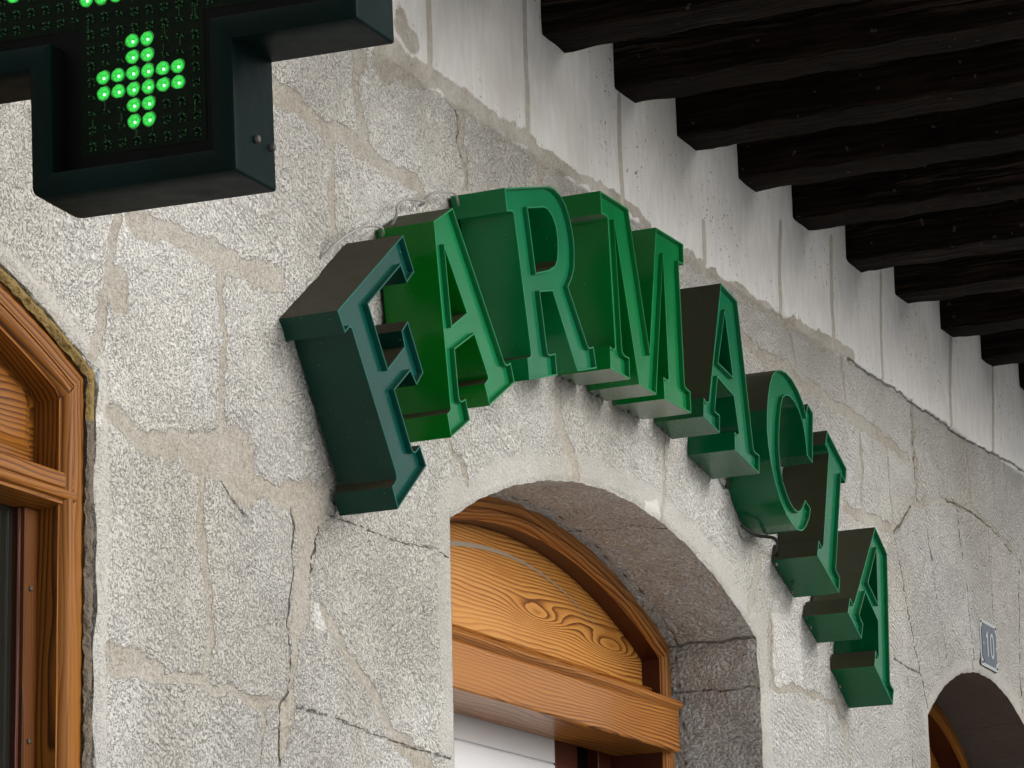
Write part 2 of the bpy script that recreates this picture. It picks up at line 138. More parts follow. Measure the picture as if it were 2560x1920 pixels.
def stone_mat(name, base, dark, warm, pit_scale, pit_depth, uses_attr=True, pit_amt=.6, stain=.5):
    t = NT(name); co = t.obj()
    big = t.noise(co, 2.2, 3, .6); mid = t.noise(co, 14, 4, .65); fine = t.noise(co, 260, 2, .6)
    warp = t.vmath('ADD', co, t.mix(1, c4(0, 0, 0), t.vmath('MULTIPLY', t.noise(co, 22, 2, .5, out=1), (.02, .02, .02))))
    cw = warp
    # pecked tool pits: short strokes whose direction drifts over the wall
    st1 = t.noise(t.map(cw, (.82, 1.0, 1.15), (0, .12, 0)), pit_scale, 1.5, .55)
    st2 = t.noise(t.map(cw, (1.0, 1.0, 1.0), (0, -.2, 0)), pit_scale * .92, 1.5, .55)
    sel = t.step(t.noise(co, 3.1, 1), .46, .56)
    pit = t.mix(sel, st1, st2)
    pdens = t.math('MULTIPLY_ADD', t.math('SUBTRACT', mid, .5), .18, 0.0)
    pv = t.math('ADD', pit, pdens)
    pits = t.step(pv, .47, .385)                     # 1 inside a pit
    vb = t.vor(cw, pit_scale * .55, 'SMOOTH_F1')
    wd = []
    for ang, fr_ in ((.6, 210.), (-.35, 240.)):
        mp = t.map(cw, (fr_, fr_, fr_), (0, ang, 0)); sz = t.node('ShaderNodeSeparateXYZ'); t.link(mp, sz.inputs[0])
        wd.append(t.math('SINE', t.math('MULTIPLY_ADD', t.noise(co, 40, 2, .6), 9.0, t.math('MULTIPLY', sz.outputs[2], 2.2))))
    tool = t.mix(sel, wd[0], wd[1])
    tool = t.math('MULTIPLY', tool, t.step(t.noise(co, 5.5, 2, .5), .42, .6))
    col = t.mix(t.step(big, .35, .7), base, warm)
    col = t.mix(t.math('MULTIPLY', t.step(mid, .42, .72), stain), col, tuple(x * .78 for x in warm[:3]) + (1,))
    if uses_attr:
        rough = t.attr('rough'); mort = t.attr('mortar'); crack = t.attr('crack'); lite = t.attr('lite'); bandj = t.attr('bandjoint')
        tone = t.attr('tone')
        col = t.mix(1, col, t.mix(1, c4(1, 1, 1), t.mix(0, c4(1, 1, 1), c4(1, 1, 1))), 'MULTIPLY')
        tn = t.node('ShaderNodeCombineColor'); tv = t.math('MULTIPLY_ADD', tone, .22, .95)
        for k in range(3): t.link(tv, tn.inputs[k])
        col = t.mix(1, col, tn.outputs[0], 'MULTIPLY')
        # smoother plaster band: streaked, paler, cooler
        stre = t.noise(t.map(co, (60, 60, 14)), 1, 3, .6)
        band = t.mix(t.step(stre, .2, .85), c4(.68, .68, .675), c4(.80, .80, .80))
        band = t.mix(t.math('MULTIPLY', t.step(big, .5, .68), .45), band, c4(.52, .50, .45))
        dots = t.math('MULTIPLY', t.step(t.noise(co, 110, 1, .5), .31, .27), t.step(t.noise(co, 5, 2), .45, .6))
        band = t.mix(t.math('MULTIPLY', dots, .75), band, c4(.12, .11, .10))
        var = t.step(t.noise(co, 4.3, 2, .6), .3, .7)
        pitf = t.math('MULTIPLY', t.math('MULTIPLY', pits, rough), t.math('MULTIPLY_ADD', var, .55, .6))
        col = t.mix(t.math('MULTIPLY', pitf, pit_amt), col, dark)  # pits darkened in the colour for the shade inside them
        sm = t.math('MULTIPLY', t.math('SUBTRACT', 1, rough), t.math('MULTIPLY_ADD', t.noise(co, 35, 4, .65), .7, .1), clamp=True)
        col = t.mix(sm, col, c4(.36, .34, .30))
        col = t.mix(t.attr('band'), col, band)
        col = t.mix(t.math('MULTIPLY', lite, .85), col, c4(.68, .675, .65))
        mn = t.noise(co, 120, 3, .7)
        mcol = t.mix(t.step(mn, .35, .7), c4(.315, .29, .245), c4(.43, .405, .355))
        mcol = t.mix(t.math('MULTIPLY', t.step(t.noise(co, 210, 1), .36, .28), .7), mcol, c4(.16, .13, .10))
        bj = t.mix(t.step(t.noise(co, 60, 2), .3, .7), c4(.43, .41, .36), c4(.52, .495, .44))
        mm = t.step(t.math('ADD', mort, t.math('MULTIPLY', t.math('SUBTRACT', t.noise(co, 150, 3, .6), .5), .7)), .35, .6)
        col = t.mix(t.math('MULTIPLY', mm, t.math('MULTIPLY_ADD', t.step(t.noise(co, 6, 3, .6), .3, .65), .45, .55)), col, mcol)
        bb = t.step(bandj, .35, .6)
        col = t.mix(bb, col, bj)
        ck = t.step(t.math('ADD', crack, t.math('MULTIPLY', t.math('SUBTRACT', t.noise(co, 70, 3, .6), .5), 1.15)), .42, .8)
        col = t.mix(t.math('MULTIPLY', ck, .75), col, c4(.12, .10, .08))
        nb = t.math('SUBTRACT', 1, t.math('MULTIPLY', mm, .8))
        h = t.math('MULTIPLY', t.math('SUBTRACT', 1, pits), t.math('MULTIPLY', rough, nb))
        h = t.math('MULTIPLY_ADD', fine, .25, h)
        h = t.math('SUBTRACT', h, t.math('MULTIPLY', vb, t.math('MULTIPLY', rough, t.math('MULTIPLY', nb, 1.1))))
        h = t.math('MULTIPLY_ADD', mid, .5, h)
        h = t.math('MULTIPLY_ADD', t.math('MULTIPLY', tool, t.math('MULTIPLY', rough, nb)), .22, h)
        h = t.math('MULTIPLY_ADD', t.math('MULTIPLY', stre, t.math('SUBTRACT', 1, rough)), .35, h)
        h = t.math('SUBTRACT', h, t.math('MULTIPLY', ck, 1.2))
    else:
        col = t.mix(t.math('MULTIPLY', pits, pit_amt), col, dark)  # pit shade goes into the soffit colour here too
        col = t.mix(t.math('MULTIPLY', t.step(t.math('ADD', t.attr('crack'), t.math('MULTIPLY', t.math('SUBTRACT', mid, .5), .5)), .25, .7), .75), col, c4(.10, .09, .085))
        h = t.math('MULTIPLY_ADD', fine, .25, t.math('SUBTRACT', t.math('SUBTRACT', 1, pits), vb)); h = t.math('MULTIPLY_ADD', mid, .6, h); h = t.math('MULTIPLY_ADD', tool, .35, h)
    return t.p(Base_Color=col, Roughness=.92, Specular_IOR_Level=.25, Normal=t.bump(h, pit_depth))

M = {}
M['wall'] = stone_mat('pecked_limestone', c4(.60, .60, .585), c4(.26, .245, .215), c4(.53, .515, .475), 335, .0052, pit_amt=.58, stain=.35)
M['reveal'] = stone_mat('soffit_stone', c4(.72, .745, .745), c4(.27, .28, .27), c4(.62, .63, .61), 250, .0065, False, .42, .5)
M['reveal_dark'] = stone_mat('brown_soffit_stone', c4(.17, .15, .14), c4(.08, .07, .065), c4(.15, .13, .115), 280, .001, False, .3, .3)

def wood_mat(name, light, mid, dark, freq=190, amp=7, rough=.28, coat=.5, xs=1.3, spots=()):
    t = NT(name); g = t.attr('grain', 'Vector')
    sx = t.node('ShaderNodeSeparateXYZ'); t.link(g, sx.inputs[0])
    gl = t.map(g, (xs, 5.5, 3.0))
    n1 = t.noise(gl, 1, 2, .45, .3); n2 = t.noise(t.map(g, (6, 40, 20)), 1, 2, .5)
    v = t.math('MULTIPLY', sx.outputs[1], freq)
    v = t.math('MULTIPLY_ADD', n1, amp * 2.2, v); v = t.math('MULTIPLY_ADD', n2, .8, v); v = t.math('MULTIPLY_ADD', t.noise(t.map(g, (3, 16, 8)), 1, 2, .6), 2.2, v)
    v = t.math('MULTIPLY_ADD', sx.outputs[2], freq * .35, v)
    for (px, pz, am) in spots:
        gx = t.math('MULTIPLY', t.math('SUBTRACT', sx.outputs[0], px), 8.0); gz = t.math('MULTIPLY', t.math('SUBTRACT', sx.outputs[1], pz), 42.0)
        e = t.math('POWER', 2.718, t.math('MULTIPLY', t.math('ADD', t.math('MULTIPLY', gx, gx), t.math('MULTIPLY', gz, gz)), -1.0))
        v = t.math('MULTIPLY_ADD', e, am, v)
    f = t.math('FRACT', v)
    ring = t.ramp(f, [(0, 0.05), (.45, .22), (.78, .8), (.92, 1), (1, .05)])
    fib = t.noise(t.map(g, (14, 900, 900)), 1, 2, .6)
    ring = t.math('MULTIPLY_ADD', t.math('SUBTRACT', fib, .5), .5, ring, clamp=True)
    patch = t.noise(t.map(g, (.9, 7, 5)), 1, 1)
    ring = t.math('MULTIPLY', ring, t.step(patch, .15, .6))
    col = t.ramp(ring, [(0, light), (.45, mid), (1, dark)])
    col = t.mix(t.math('MULTIPLY', t.step(t.noise(g, 7, 2), .5, .75), .35), col, mid + (1,))
    knots = t.step(t.noise(t.map(g, (2, 9, 9)), 1.7, 0), .72, .8)
    col = t.mix(t.math('MULTIPLY', knots, .4), col, mid + (1,))
    return t.p(Base_Color=col, Roughness=t.math('MULTIPLY_ADD', fib, .15, rough), Coat_Weight=coat, Coat_Roughness=.12, Specular_IOR_Level=.3, Normal=t.bump(ring, .0004, .6))
M['pine'] = wood_mat('varnished_pine', (.44, .190, .038), (.30, .102, .015), (.065, .015, .002), 120, 6.5, .34, .14)
M['pine_panel'] = wood_mat('figured_pine_panel', (.56, .275, .062), (.36, .135, .022), (.065, .015, .002), 125, 4.2, .34, .14, 1.0, spots=((6.7 + 5.452, 1.018, 4.6), (6.7 + 5.791, 1.006, 4.8)))
M['pine2'] = wood_mat('orange_varnished_pine', (.28, .108, .015), (.165, .055, .006), (.032, .008, .001), 105, 6, .34, .14)
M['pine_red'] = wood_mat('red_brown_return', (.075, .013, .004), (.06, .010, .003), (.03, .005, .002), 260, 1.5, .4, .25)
M['pine_dark'] = wood_mat('dark_varnished_pine', (.12, .040, .006), (.08, .024, .003), (.03, .008, .001), 160, 2.5, .35, .15)
M['pine_band'] = wood_mat('straight_grained_pine', (.40, .165, .030), (.26, .088, .013), (.06, .015, .002), 150, 3.4, .3, .22)

def simple(name, col, rough=.5, metal=0, coat=0, bump=None, **kw):
    t = NT(name); kk = dict(Base_Color=c4(*col), Roughness=rough, Metallic=metal, Coat_Weight=coat)
    if bump: kk['Normal'] = t.bump(t.noise(t.obj(), bump[0], 3), bump[1])
    kk.update(kw); return t.p(**kk)

def beam_mat():
    t = NT('dark_stained_beam'); g = t.attr('grain', 'Vector')
    fib = t.noise(t.map(g, (5, 130, 130)), 1, 4, .65, .4); pa = t.noise(t.map(g, (1.5, 9, 9)), 1, 3, .6)
    col = t.mix(t.step(fib, .35, .75), c4(.0028, .0018, .0014), c4(.021, .012, .008))
    wear = t.math('MULTIPLY', t.step(pa, .5, .72), t.step(fib, .46, .7))
    col = t.mix(wear, col, c4(.075, .055, .045))
    sp = t.step(t.noise(g, 55, 1), .27, .24)
    col = t.mix(t.math('MULTIPLY', sp, .6), col, c4(.08, .07, .06))
    return t.p(Base_Color=col, Roughness=.8, Specular_IOR_Level=.07, Normal=t.bump(fib, .003))
M['beam'] = beam_mat()

def plastic(name, side, dust_refl=(.05, .042, .024), rough=.16, dust_refl_amt=.9, under=0, film_amt=.012, ior=.27, upr=(.3, .6)):
    t = NT(name); co = t.obj(); geo = t.node('ShaderNodeNewGeometry')
    sx = t.node('ShaderNodeSeparateXYZ'); t.link(geo.outputs['True Normal'], sx.inputs[0])
    up = t.step(sx.outputs[2], *upr)
    n = t.noise(co, 30, 4, .7); n2 = t.noise(co, 7, 2, .5)
    col = t.mix(t.math('MULTIPLY', t.step(n2, .3, .8), .45), side, tuple(x * .55 for x in side[:3]) + (1,))
    film = t.math('ADD', t.math('MULTIPLY', t.step(n, .5, .85), film_amt), t.math('MULTIPLY', t.step(t.noise(t.map(co, (70, 70, 7)), 1, 3, .6), .62, .8), film_amt * 4))
    col = t.mix(film, col, c4(.25, .28, .24))
    d = t.math('MULTIPLY', up, t.math('MULTIPLY_ADD', n, .25, dust_refl_amt - .12), clamp=True)
    col = t.mix(d, col, dust_refl + (1,))  # up-facing sides browned: dust plus the dark beams' reflection, painted in
    spk = t.step(t.noise(co, 170, 1, .5), .235, .215)
    if under: col = t.mix(t.math('MULTIPLY', t.step(sx.outputs[2], -.9, -.97), t.math('MULTIPLY_ADD', t.noise(co, 160, 3, .7), .9, under - .45)), col, c4(.21, .235, .195))  # down-facing sides get mottled grey, standing in for the wall's reflection
    col = t.mix(t.math('MULTIPLY', spk, .35), col, c4(.35, .36, .32))
    r = t.math('ADD', t.math('MULTIPLY', d, .5), t.math('MULTIPLY_ADD', n, .14, rough - .05))
    return t.p(Base_Color=col, Roughness=r, Specular_IOR_Level=ior, Normal=t.bump(t.noise(co, 9, 2), .002, .35))
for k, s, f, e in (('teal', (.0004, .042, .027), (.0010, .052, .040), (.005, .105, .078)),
                   ('bright', (.0010, .19, .012), (.005, .165, .055), (.010, .22, .07)),
                   ('mid', (.0010, .19, .052), (.005, .150, .060), (.012, .21, .085)),
                   ('vivid', (.0010, .21, .032), (.003, .165, .045), (.009, .24, .065)),
                   ('deep', (.0010, .12, .040), (.005, .130, .054), (.013, .20, .082))):
    M[k + '_side'] = plastic(k + '_green_plastic_side', c4(*s), under={'vivid': .75, 'deep': .2}.get(k, 0), upr={'deep': (.08, .3)}.get(k, (.3, .6)))  # deep letters: the painted beam reflection reaches steeper sides
    M[k + '_face'] = plastic(k + '_green_plastic_face', c4(*f), rough=.2, dust_refl_amt=.3)
    M[k + '_edge'] = plastic(k + '_green_plastic_edge', c4(*e), rough=.3, dust_refl_amt=.3)  # rim colour lightened for the light its edge catches
M['screw'] = simple('screw_steel', (.10, .095, .085), .45, .6)
M['wire'] = simple('grey_cable', (.33, .33, .32), .45, .1)
M['black_wire'] = simple('black_cable', (.008, .008, .008), .4)
M['box_black'] = simple('black_housing', (.0015, .002, .002), .6, Specular_IOR_Level=.1)

# ------------------------------------------------------------------ openings in the wall: (centre x, half width, apex z, arch radius, depth of the reveal)
WIN = dict(xc=2.835, hw=.700, za=1.208, r=1.567)
DOOR = dict(xc=5.300, hw=.700, za=1.197, r=1.567)
SMALL = dict(xc=7.570, hw=.460, za=1.162, r=.76)
OPEN = [WIN, DOOR, SMALL]
def arch_z(o, x):
    d = np.abs(np.asarray(x, float) - o['xc']); d = np.minimum(d, o['hw'])
    return o['za'] - (o['r'] - np.sqrt(np.maximum(o['r'] ** 2 - d ** 2, 0)))
def edge_wob(o, z): return 0.004 * np.sin(z * 23 + o['xc']) + .003 * np.sin(z * 61 + 1) + (np.clip(1.0 - z, 0, .5) * .055 if o is DOOR else 0)
def inside(o, x, z):
    return (np.abs(x - o['xc']) < o['hw'] + edge_wob(o, z) * (x > o['xc'])) & (z < arch_z(o, x) + .0009 * np.sin(x * 47) + .0007 * np.sin(x * 131))
BZ = 1.745

# ------------------------------------------------------------------ masonry wall
def seg_field(X, Z, kinds, scale=1.0):
    out = np.zeros_like(X)
    for kd, ws, P in DATA['joints']:
        if kd not in kinds: continue
        for (a, b, w0, w1) in zip(P[:-1], P[1:], ws[:-1], ws[1:]):
            a = np.array(a); b = np.array(b); mw = max(w0, w1) * 1.2 + .01
            i0, i1 = np.searchsorted(XS, [min(a[0], b[0]) - mw, max(a[0], b[0]) + mw]); j0, j1 = np.searchsorted(ZS, [min(a[1], b[1]) - mw, max(a[1], b[1]) + mw])
            if i1 <= i0 or j1 <= j0: continue
            sl = (slice(j0, j1), slice(i0, i1)); x = X[sl]; z = Z[sl]; d = b - a; L2 = max(d @ d, 1e-9)
            t_ = np.clip(((x - a[0]) * d[0] + (z - a[1]) * d[1]) / L2, 0, 1)
            dist = np.hypot(x - a[0] - t_ * d[0], z - a[1] - t_ * d[1]); w = (w0 + (w1 - w0) * t_) / 2 * scale
            v = np.clip(1 - (dist - w * .55) / (w * .9), 0, 1)
            out[sl] = np.maximum(out[sl], v)
    return out
def lin(a, b, s): return np.linspace(a, b, max(2, int(round((b - a) / s)) + 1))[:-1]
XS = np.concatenate([lin(1.9, 3.2, .025), lin(3.2, 6.2, .004), lin(6.2, 8.2, .006), lin(8.2, 9.0, .02), [9.0]])
ZS = np.concatenate([lin(.30, .50, .02), lin(.50, 1.26, .0035), lin(1.26, 1.80, .0035), lin(1.80, 2.4, .012), [2.4]])
ZS[np.abs(ZS - BZ).argmin()] = BZ
GX, GZ = np.meshgrid(XS, ZS)
wx = GX + .006 * vnoise(GX, GZ, .02, 3) + .009 * vnoise(GX, GZ, .06, 4); wz = GZ + .006 * vnoise(GX, GZ, .02, 5) + .008 * vnoise(GX, GZ, .05, 6)
bx = GX + .0012 * vnoise(GX, GZ, .03, 8)
mort = seg_field(wx, wz, 'm'); crk = seg_field(GX + .003 * vnoise(GX, GZ, .015, 9), GZ + .003 * vnoise(GX, GZ, .02, 10), 'c', 1.0)
bj = seg_field(bx, GZ, 'b'); thin = seg_field(bx, GZ, 't', 1.2)
crk = np.maximum(crk, thin * .66)
zb = BZ + .004 * vnoise(GX, GZ, .05, 12)
roughm = np.clip((zb - GZ) / .006 + .5, 0, 1)
# dressed smooth margin round the openings
for o in OPEN:
    dd = np.maximum(np.abs(GX - o['xc']) - o['hw'], GZ - arch_z(o, GX))
    marg = .045 if o is DOOR else .03
    if o is WIN: marg = .02
    roughm = np.minimum(roughm, np.clip((dd - marg * (1 + .35 * vnoise(GX, GZ, .06, 21))) / .012, .25, 1))
lite = np.zeros_like(GX)
for poly in DATA['lite']:
    pp = np.array(poly); ins = np.zeros(GX.shape, bool); n = len(pp)
    for k in range(n):
        (x1, z1), (x2, z2) = pp[k], pp[(k + 1) % n]
        c = ((z1 > wz) != (z2 > wz)) & (wx < (x2 - x1) * (wz - z1) / (z2 - z1 + 1e-12) + x1); ins ^= c
    lite[ins] = 1
tone = vnoise(GX, GZ, .38, 31) * .7 + vnoise(GX, GZ, .11, 32) * .35
macro = .006 * vnoise(GX, GZ, .30, 41) + .0022 * vnoise(GX, GZ, .05, 42) + .0012 * vnoise(GX, GZ, .018, 43)
Yd = macro * roughm + .0008 * vnoise(GX, GZ, .04, 44) * (1 - roughm) + .0018 * mort * (GZ < BZ + .03) + .003 * crk + .0008 * bj
Yd = Yd + .003 * np.clip((GZ - BZ) / .01, 0, 1) * -1
for o in OPEN:      # worn arris
    dd = np.maximum(np.abs(GX - o['xc']) - o['hw'] - edge_wob(o, GZ) * (GX > o['xc']), GZ - arch_z(o, GX))
    Yd = Yd + .010 * np.clip(1 - dd / .012, 0, 1) ** 2 * (dd > -.03) * (.6 + .5 * vnoise(GX, GZ, .03, 51))
bord = np.minimum(np.minimum(GX - 1.9, 9.0 - GX), np.minimum(GZ - .30, 2.4 - GZ)); Yd *= np.clip(bord / .03, 0, 1)
PX, PZ = GX.copy(), GZ.copy()
holes = np.zeros(GX.shape, bool)
for o in OPEN: holes |= inside(o, GX, GZ)
# snap rim vertices of each hole onto the opening's outline
near = np.zeros_like(holes)
near[1:-1, 1:-1] = ~holes[1:-1, 1:-1] & (holes[2:, 1:-1] | holes[:-2, 1:-1] | holes[1:-1, 2:] | holes[1:-1, :-2] | holes[2:, 2:] | holes[:-2, 2:] | holes[2:, :-2] | holes[:-2, :-2])
for o in OPEN:
    za = arch_z(o, GX); spr = o['za'] - (o['r'] - math.sqrt(o['r'] ** 2 - o['hw'] ** 2))
    top = near & (np.abs(GX - o['xc']) <= o['hw'] - .001) & (np.abs(GZ - za) < .02); PZ[top] = (za + .0009 * np.sin(GX * 47) + .0007 * np.sin(GX * 131))[top]
    side = near & ~top & (GZ < spr + .01) & (np.abs(np.abs(GX - o['xc']) - o['hw']) < .06)
    Yd[top | side] = .004
    sg = np.sign(GX - o['xc']); PX[side] = (o['xc'] + sg * (o['hw'] + edge_wob(o, GZ) * (sg > 0)))[side]
keep = ~(holes[:-1, :-1] | holes[1:, :-1] | holes[:-1, 1:] | holes[1:, 1:])
def grid_object(name, rows, label_attr, extra=None, parent=None):
    r0, r1 = rows; H = r1 - r0; W = len(XS)
    V = np.stack([PX[r0:r1], Yd[r0:r1], PZ[r0:r1] + Z0], -1).reshape(-1, 3)
    k = keep[r0:r1 - 1]; J_, I_ = np.nonzero(k); a = J_ * W + I_
    Q = np.stack([a, a + 1, a + W + 1, a + W], 1)
    used = np.zeros(len(V), bool); used[Q.ravel()] = True; remap = np.cumsum(used) - 1
    Q = remap[Q]; vs = V[used]; atts = {n: A[r0:r1].reshape(-1)[used] for n, A in label_attr.items()}
    if extra:
        ev, ef = extra; base = len(vs); vs = np.concatenate([vs, np.array(ev, float)]); Q = np.concatenate([Q, np.array(ef) + base])
        for n in atts: atts[n] = np.concatenate([atts[n], np.full(len(ev), {'rough': 1., 'tone': 0., 'band': 1. if name == 'ashlar_band' else 0.}.get(n, 0.))])
    me = bpy.data.meshes.new(name); me.vertices.add(len(vs)); me.vertices.foreach_set('co', vs.astype(np.float32).ravel())
    me.loops.add(len(Q) * 4); me.loops.foreach_set('vertex_index', Q.astype(np.int32).ravel())
    me.polygons.add(len(Q)); me.polygons.foreach_set('loop_start', np.arange(0, len(Q) * 4, 4, dtype=np.int32)); me.polygons.foreach_set('loop_total', np.full(len(Q), 4, np.int32))
    me.polygons.foreach_set('use_smooth', np.ones(len(Q), bool))
    for n, A in atts.items(): me.attributes.new(n, 'FLOAT', 'POINT').data.foreach_set('value', A.astype(np.float32))
    me.materials.append(M['wall']); me.update(calc_edges=True); me.validate()
    o = bpy.data.objects.new(name, me); COL.objects.link(o); o.parent = parent; o.location = -wloc(parent) if parent else (0, 0, 0)
    return o
building = empty('stone_building', (5.3, 0, 0))
tag(building, 'old white-washed stone building with arched timber doorways and a smooth ashlar band', 'building')
ATT = {'band': np.clip((GZ - zb) / .006 + .5, 0, 1), 'mortar': mort, 'crack': crk, 'rough': roughm, 'lite': lite, 'tone': tone, 'bandjoint': bj}
def quad(x0, x1, z0, z1, y=0): return [(x0, y, z0 + Z0), (x1, y, z0 + Z0), (x1, y, z1 + Z0), (x0, y, z1 + Z0)]
ev = []; ef = []
def addq(*a, **k):
    b = len(ev); ev.extend(quad(*a, **k)); ef.append([b, b + 1, b + 2, b + 3])
addq(-9, 1.9, -1.6, 1.745); addq(9.0, 26, -1.6, 1.745)
e1, e2, e3, e4, e5, e6 = (WIN['xc'] - WIN['hw'], WIN['xc'] + WIN['hw'], DOOR['xc'] - DOOR['hw'], DOOR['xc'] + DOOR['hw'] + .04, SMALL['xc'] - SMALL['hw'], SMALL['xc'] + SMALL['hw'])
addq(1.9, e1, -1.6, .30); addq(e2, e3, -1.6, .30); addq(e4, e5, -1.6, .30); addq(e6, 9.0, -1.6, .30)
rb = int(np.abs(ZS - BZ).argmin())
grid_object('rubble_wall', (0, rb + 1), ATT, (ev, ef), building)
ev = []; ef = []
addq(-9, 1.9, 1.745, 2.4); addq(9.0, 26, 1.745, 2.4); addq(-9, 26, 2.4, 6.5)
grid_object('ashlar_band', (rb, len(ZS)), ATT, (ev, ef), building)

# reveals: a strip of stone from the wall face back to the door frame
def outline(o, n=56, inset=0., zbot=-1.6, wob=True):
    """left foot, up, over the arch, down to right foot; returned with its inward normals"""
    hw = o['hw']; spr = float(arch_z(o, o['xc'] + hw)); P = []
    zs = np.concatenate([[zbot, 0.0], np.linspace(.3, spr, 34)[:-1]])
    for z in zs: P.append((o['xc'] - hw, z))
    for x in np.linspace(-hw, hw, n): P.append((o['xc'] + x, float(arch_z(o, o['xc'] + x)) + ((.0009 * math.sin((o['xc'] + x) * 47) + .0007 * math.sin((o['xc'] + x) * 131)) if wob else 0)))
    for z in zs[::-1]: P.append((o['xc'] + hw + (float(edge_wob(o, z)) if wob else 0), z))
    P = np.array(P)
    if inset:
        d = np.gradient(P, axis=0)
        T = np.diff(P, axis=0); T /= np.linalg.norm(T, axis=1)[:, None] + 1e-12
        Nn = np.stack([T[:, 1], -T[:, 0]], 1); Q = P.copy()
        for i in range(len(P)):
            a = Nn[max(i - 1, 0)]; b = Nn[min(i, len(Nn) - 1)]; m_ = a + b; m_ /= np.linalg.norm(m_); Q[i] = P[i] + m_ * inset / max(.4, m_ @ a)
        P = Q
        nj = len(zs); a = P[nj]; b = P[nj + n - 1]
        P[:nj, 1] = np.minimum(P[:nj, 1], a[1]); P[nj + n:, 1] = np.minimum(P[nj + n:, 1], b[1])
        P[nj:nj + n, 0] = np.clip(P[nj:nj + n, 0], a[0], b[0])
    return P
def reveal(o, depth, mat, name='door_reveal', amp=.004, joints=()):
    P0 = outline(o, 220); s0 = np.concatenate([[0], np.cumsum(np.linalg.norm(np.diff(P0, axis=0), axis=1))])
    lo, hi = s0[2], s0[-3]; st = np.concatenate([[0, lo * .5], np.arange(lo, hi, .005), [hi + .5 * (s0[-1] - hi), s0[-1]]])
    P = np.stack([np.interp(st, s0, P0[:, 0]), np.interp(st, s0, P0[:, 1])], 1); ny = 30; V = []; Fc = []; CK = []
    ys = np.linspace(.0035, depth, ny); n = len(P)
    T = np.gradient(P, axis=0); T /= np.linalg.norm(T, axis=1)[:, None]; Nn = np.stack([T[:, 1], -T[:, 0]], 1)
    S = np.concatenate([[0], np.cumsum(np.linalg.norm(np.diff(P, axis=0), axis=1))])
    for k, y in enumerate(ys):
        dn = amp * vnoise(S, np.full(n, y), .05, 61) + .5 * amp * vnoise(S, np.full(n, y), .02, 62)
        dn = dn * min(1, k / 3) * (1 if k < ny - 3 else .2)
        Q = P + Nn * dn[:, None]
        c_ = np.zeros(n)
        wv = y + .004 * vnoise(S, np.full(n, y), .03, 77)
        for (kind_, pos, sl) in joints:
            if kind_ == 'z': dd_ = np.abs(P[:, 1] - pos - .0025 * np.sin(y * 60) - sl * y) + 9 * (P[:, 0] < o['xc'])
            elif kind_ == 'x': dd_ = np.abs(P[:, 0] - pos - sl * y - .004 * np.sin(y * 70))
            else: dd_ = np.abs(np.full(n, y) - pos - .006 * np.sin(P[:, 1] * 40) - .004 * np.sin(P[:, 0] * 30 + P[:, 1] * 17))
            c_ = np.maximum(c_, np.clip(1 - dd_ / (.0045 if kind_ != 'y' else .003), 0, 1))
        CK += list(c_)
        V += [(q[0], y, q[1] + Z0) for q in Q]
    for k in range(ny - 1):
        for i in range(n - 1): Fc.append([k * n + i, k * n + i + 1, (k + 1) * n + i + 1, (k + 1) * n + i])
    ob = mesh(name, V, Fc, mat, building, smooth=60); ob.data.attributes.new('crack', 'FLOAT', 'POINT').data.foreach_set('value', np.array(CK, np.float32)); return ob

# ------------------------------------------------------------------ joinery
def sweep(name, path, prof, mat, parent, gofs=0, smooth=35):
    """prof: list of (inset, y). path from outline(); each profile vertex follows the outline at that inset"""
    S = np.concatenate([[0], np.cumsum(np.linalg.norm(np.diff(path(0), axis=0), axis=1))]); V = []; G = []; Fc = []; n = len(S)
    acc = 0; last = None
    for (ins, y) in prof:
        P = path(ins)
        if last: acc += math.hypot(ins - last[0], y - last[1])
        last = (ins, y)
        V += [(p[0], y, p[1] + Z0) for p in P]; G += [(s + gofs, acc + gofs, 0) for s in S]
    for k in range(len(prof) - 1):
        for i in range(n - 1): Fc.append([k * n + i, (k + 1) * n + i, (k + 1) * n + i + 1, k * n + i + 1])
    o = mesh(name, V, Fc, mat, parent, smooth=smooth, grain=G); return o
def arc_panel(name, o, inset, y, zb, mat, parent, gofs=0, bev=.0):
    P = outline(o, 56, inset, wob=False); P = P[P[:, 1] > zb]; pts = [(P[0, 0], zb)] + [tuple(p) for p in P] + [(P[-1, 0], zb)]
    V = [(p[0], y, p[1] + Z0) for p in pts]; tris = tessellate_polygon([[Vector((p[0], p[1], 0)) for p in pts]])
    n = len(V); V2 = [(v[0], y + .018, v[2]) for v in V]; Fc = [list(t) for t in tris] + [[i, (i + 1) % n, n + (i + 1) % n, n + i] for i in range(n)]
    G = [(p[0] + gofs, p[1], 0) for p in pts] * 2
    ob = mesh(name, V + V2, Fc, mat, parent, grain=G); fix_normals(ob); return ob

def bevel_strip(name, x0, x1, prof, mat, parent, gofs=0, axis='X'):
    """moulding run along x: prof list of (y, z)"""
    V = []; G = []; Fc = []; acc = 0; n = 2
    for k, (y, z) in enumerate(prof):
        if k: acc += math.hypot(y - prof[k - 1][0], z - prof[k - 1][1])
        V += [(x0, y, z + Z0), (x1, y, z + Z0)]; G += [(x0 + gofs, acc + gofs * 1.7, 0), (x1 + gofs, acc + gofs * 1.7, 0)]
    m_ = len(prof)
    for k in range(m_ - 1): Fc.append([2 * k, 2 * k + 1, 2 * k + 3, 2 * k + 2])
    for s in (0, 1): Fc.append([2 * k + s for k in range(m_)])
    return mesh(name, V, Fc, mat, parent, smooth=40, grain=G)

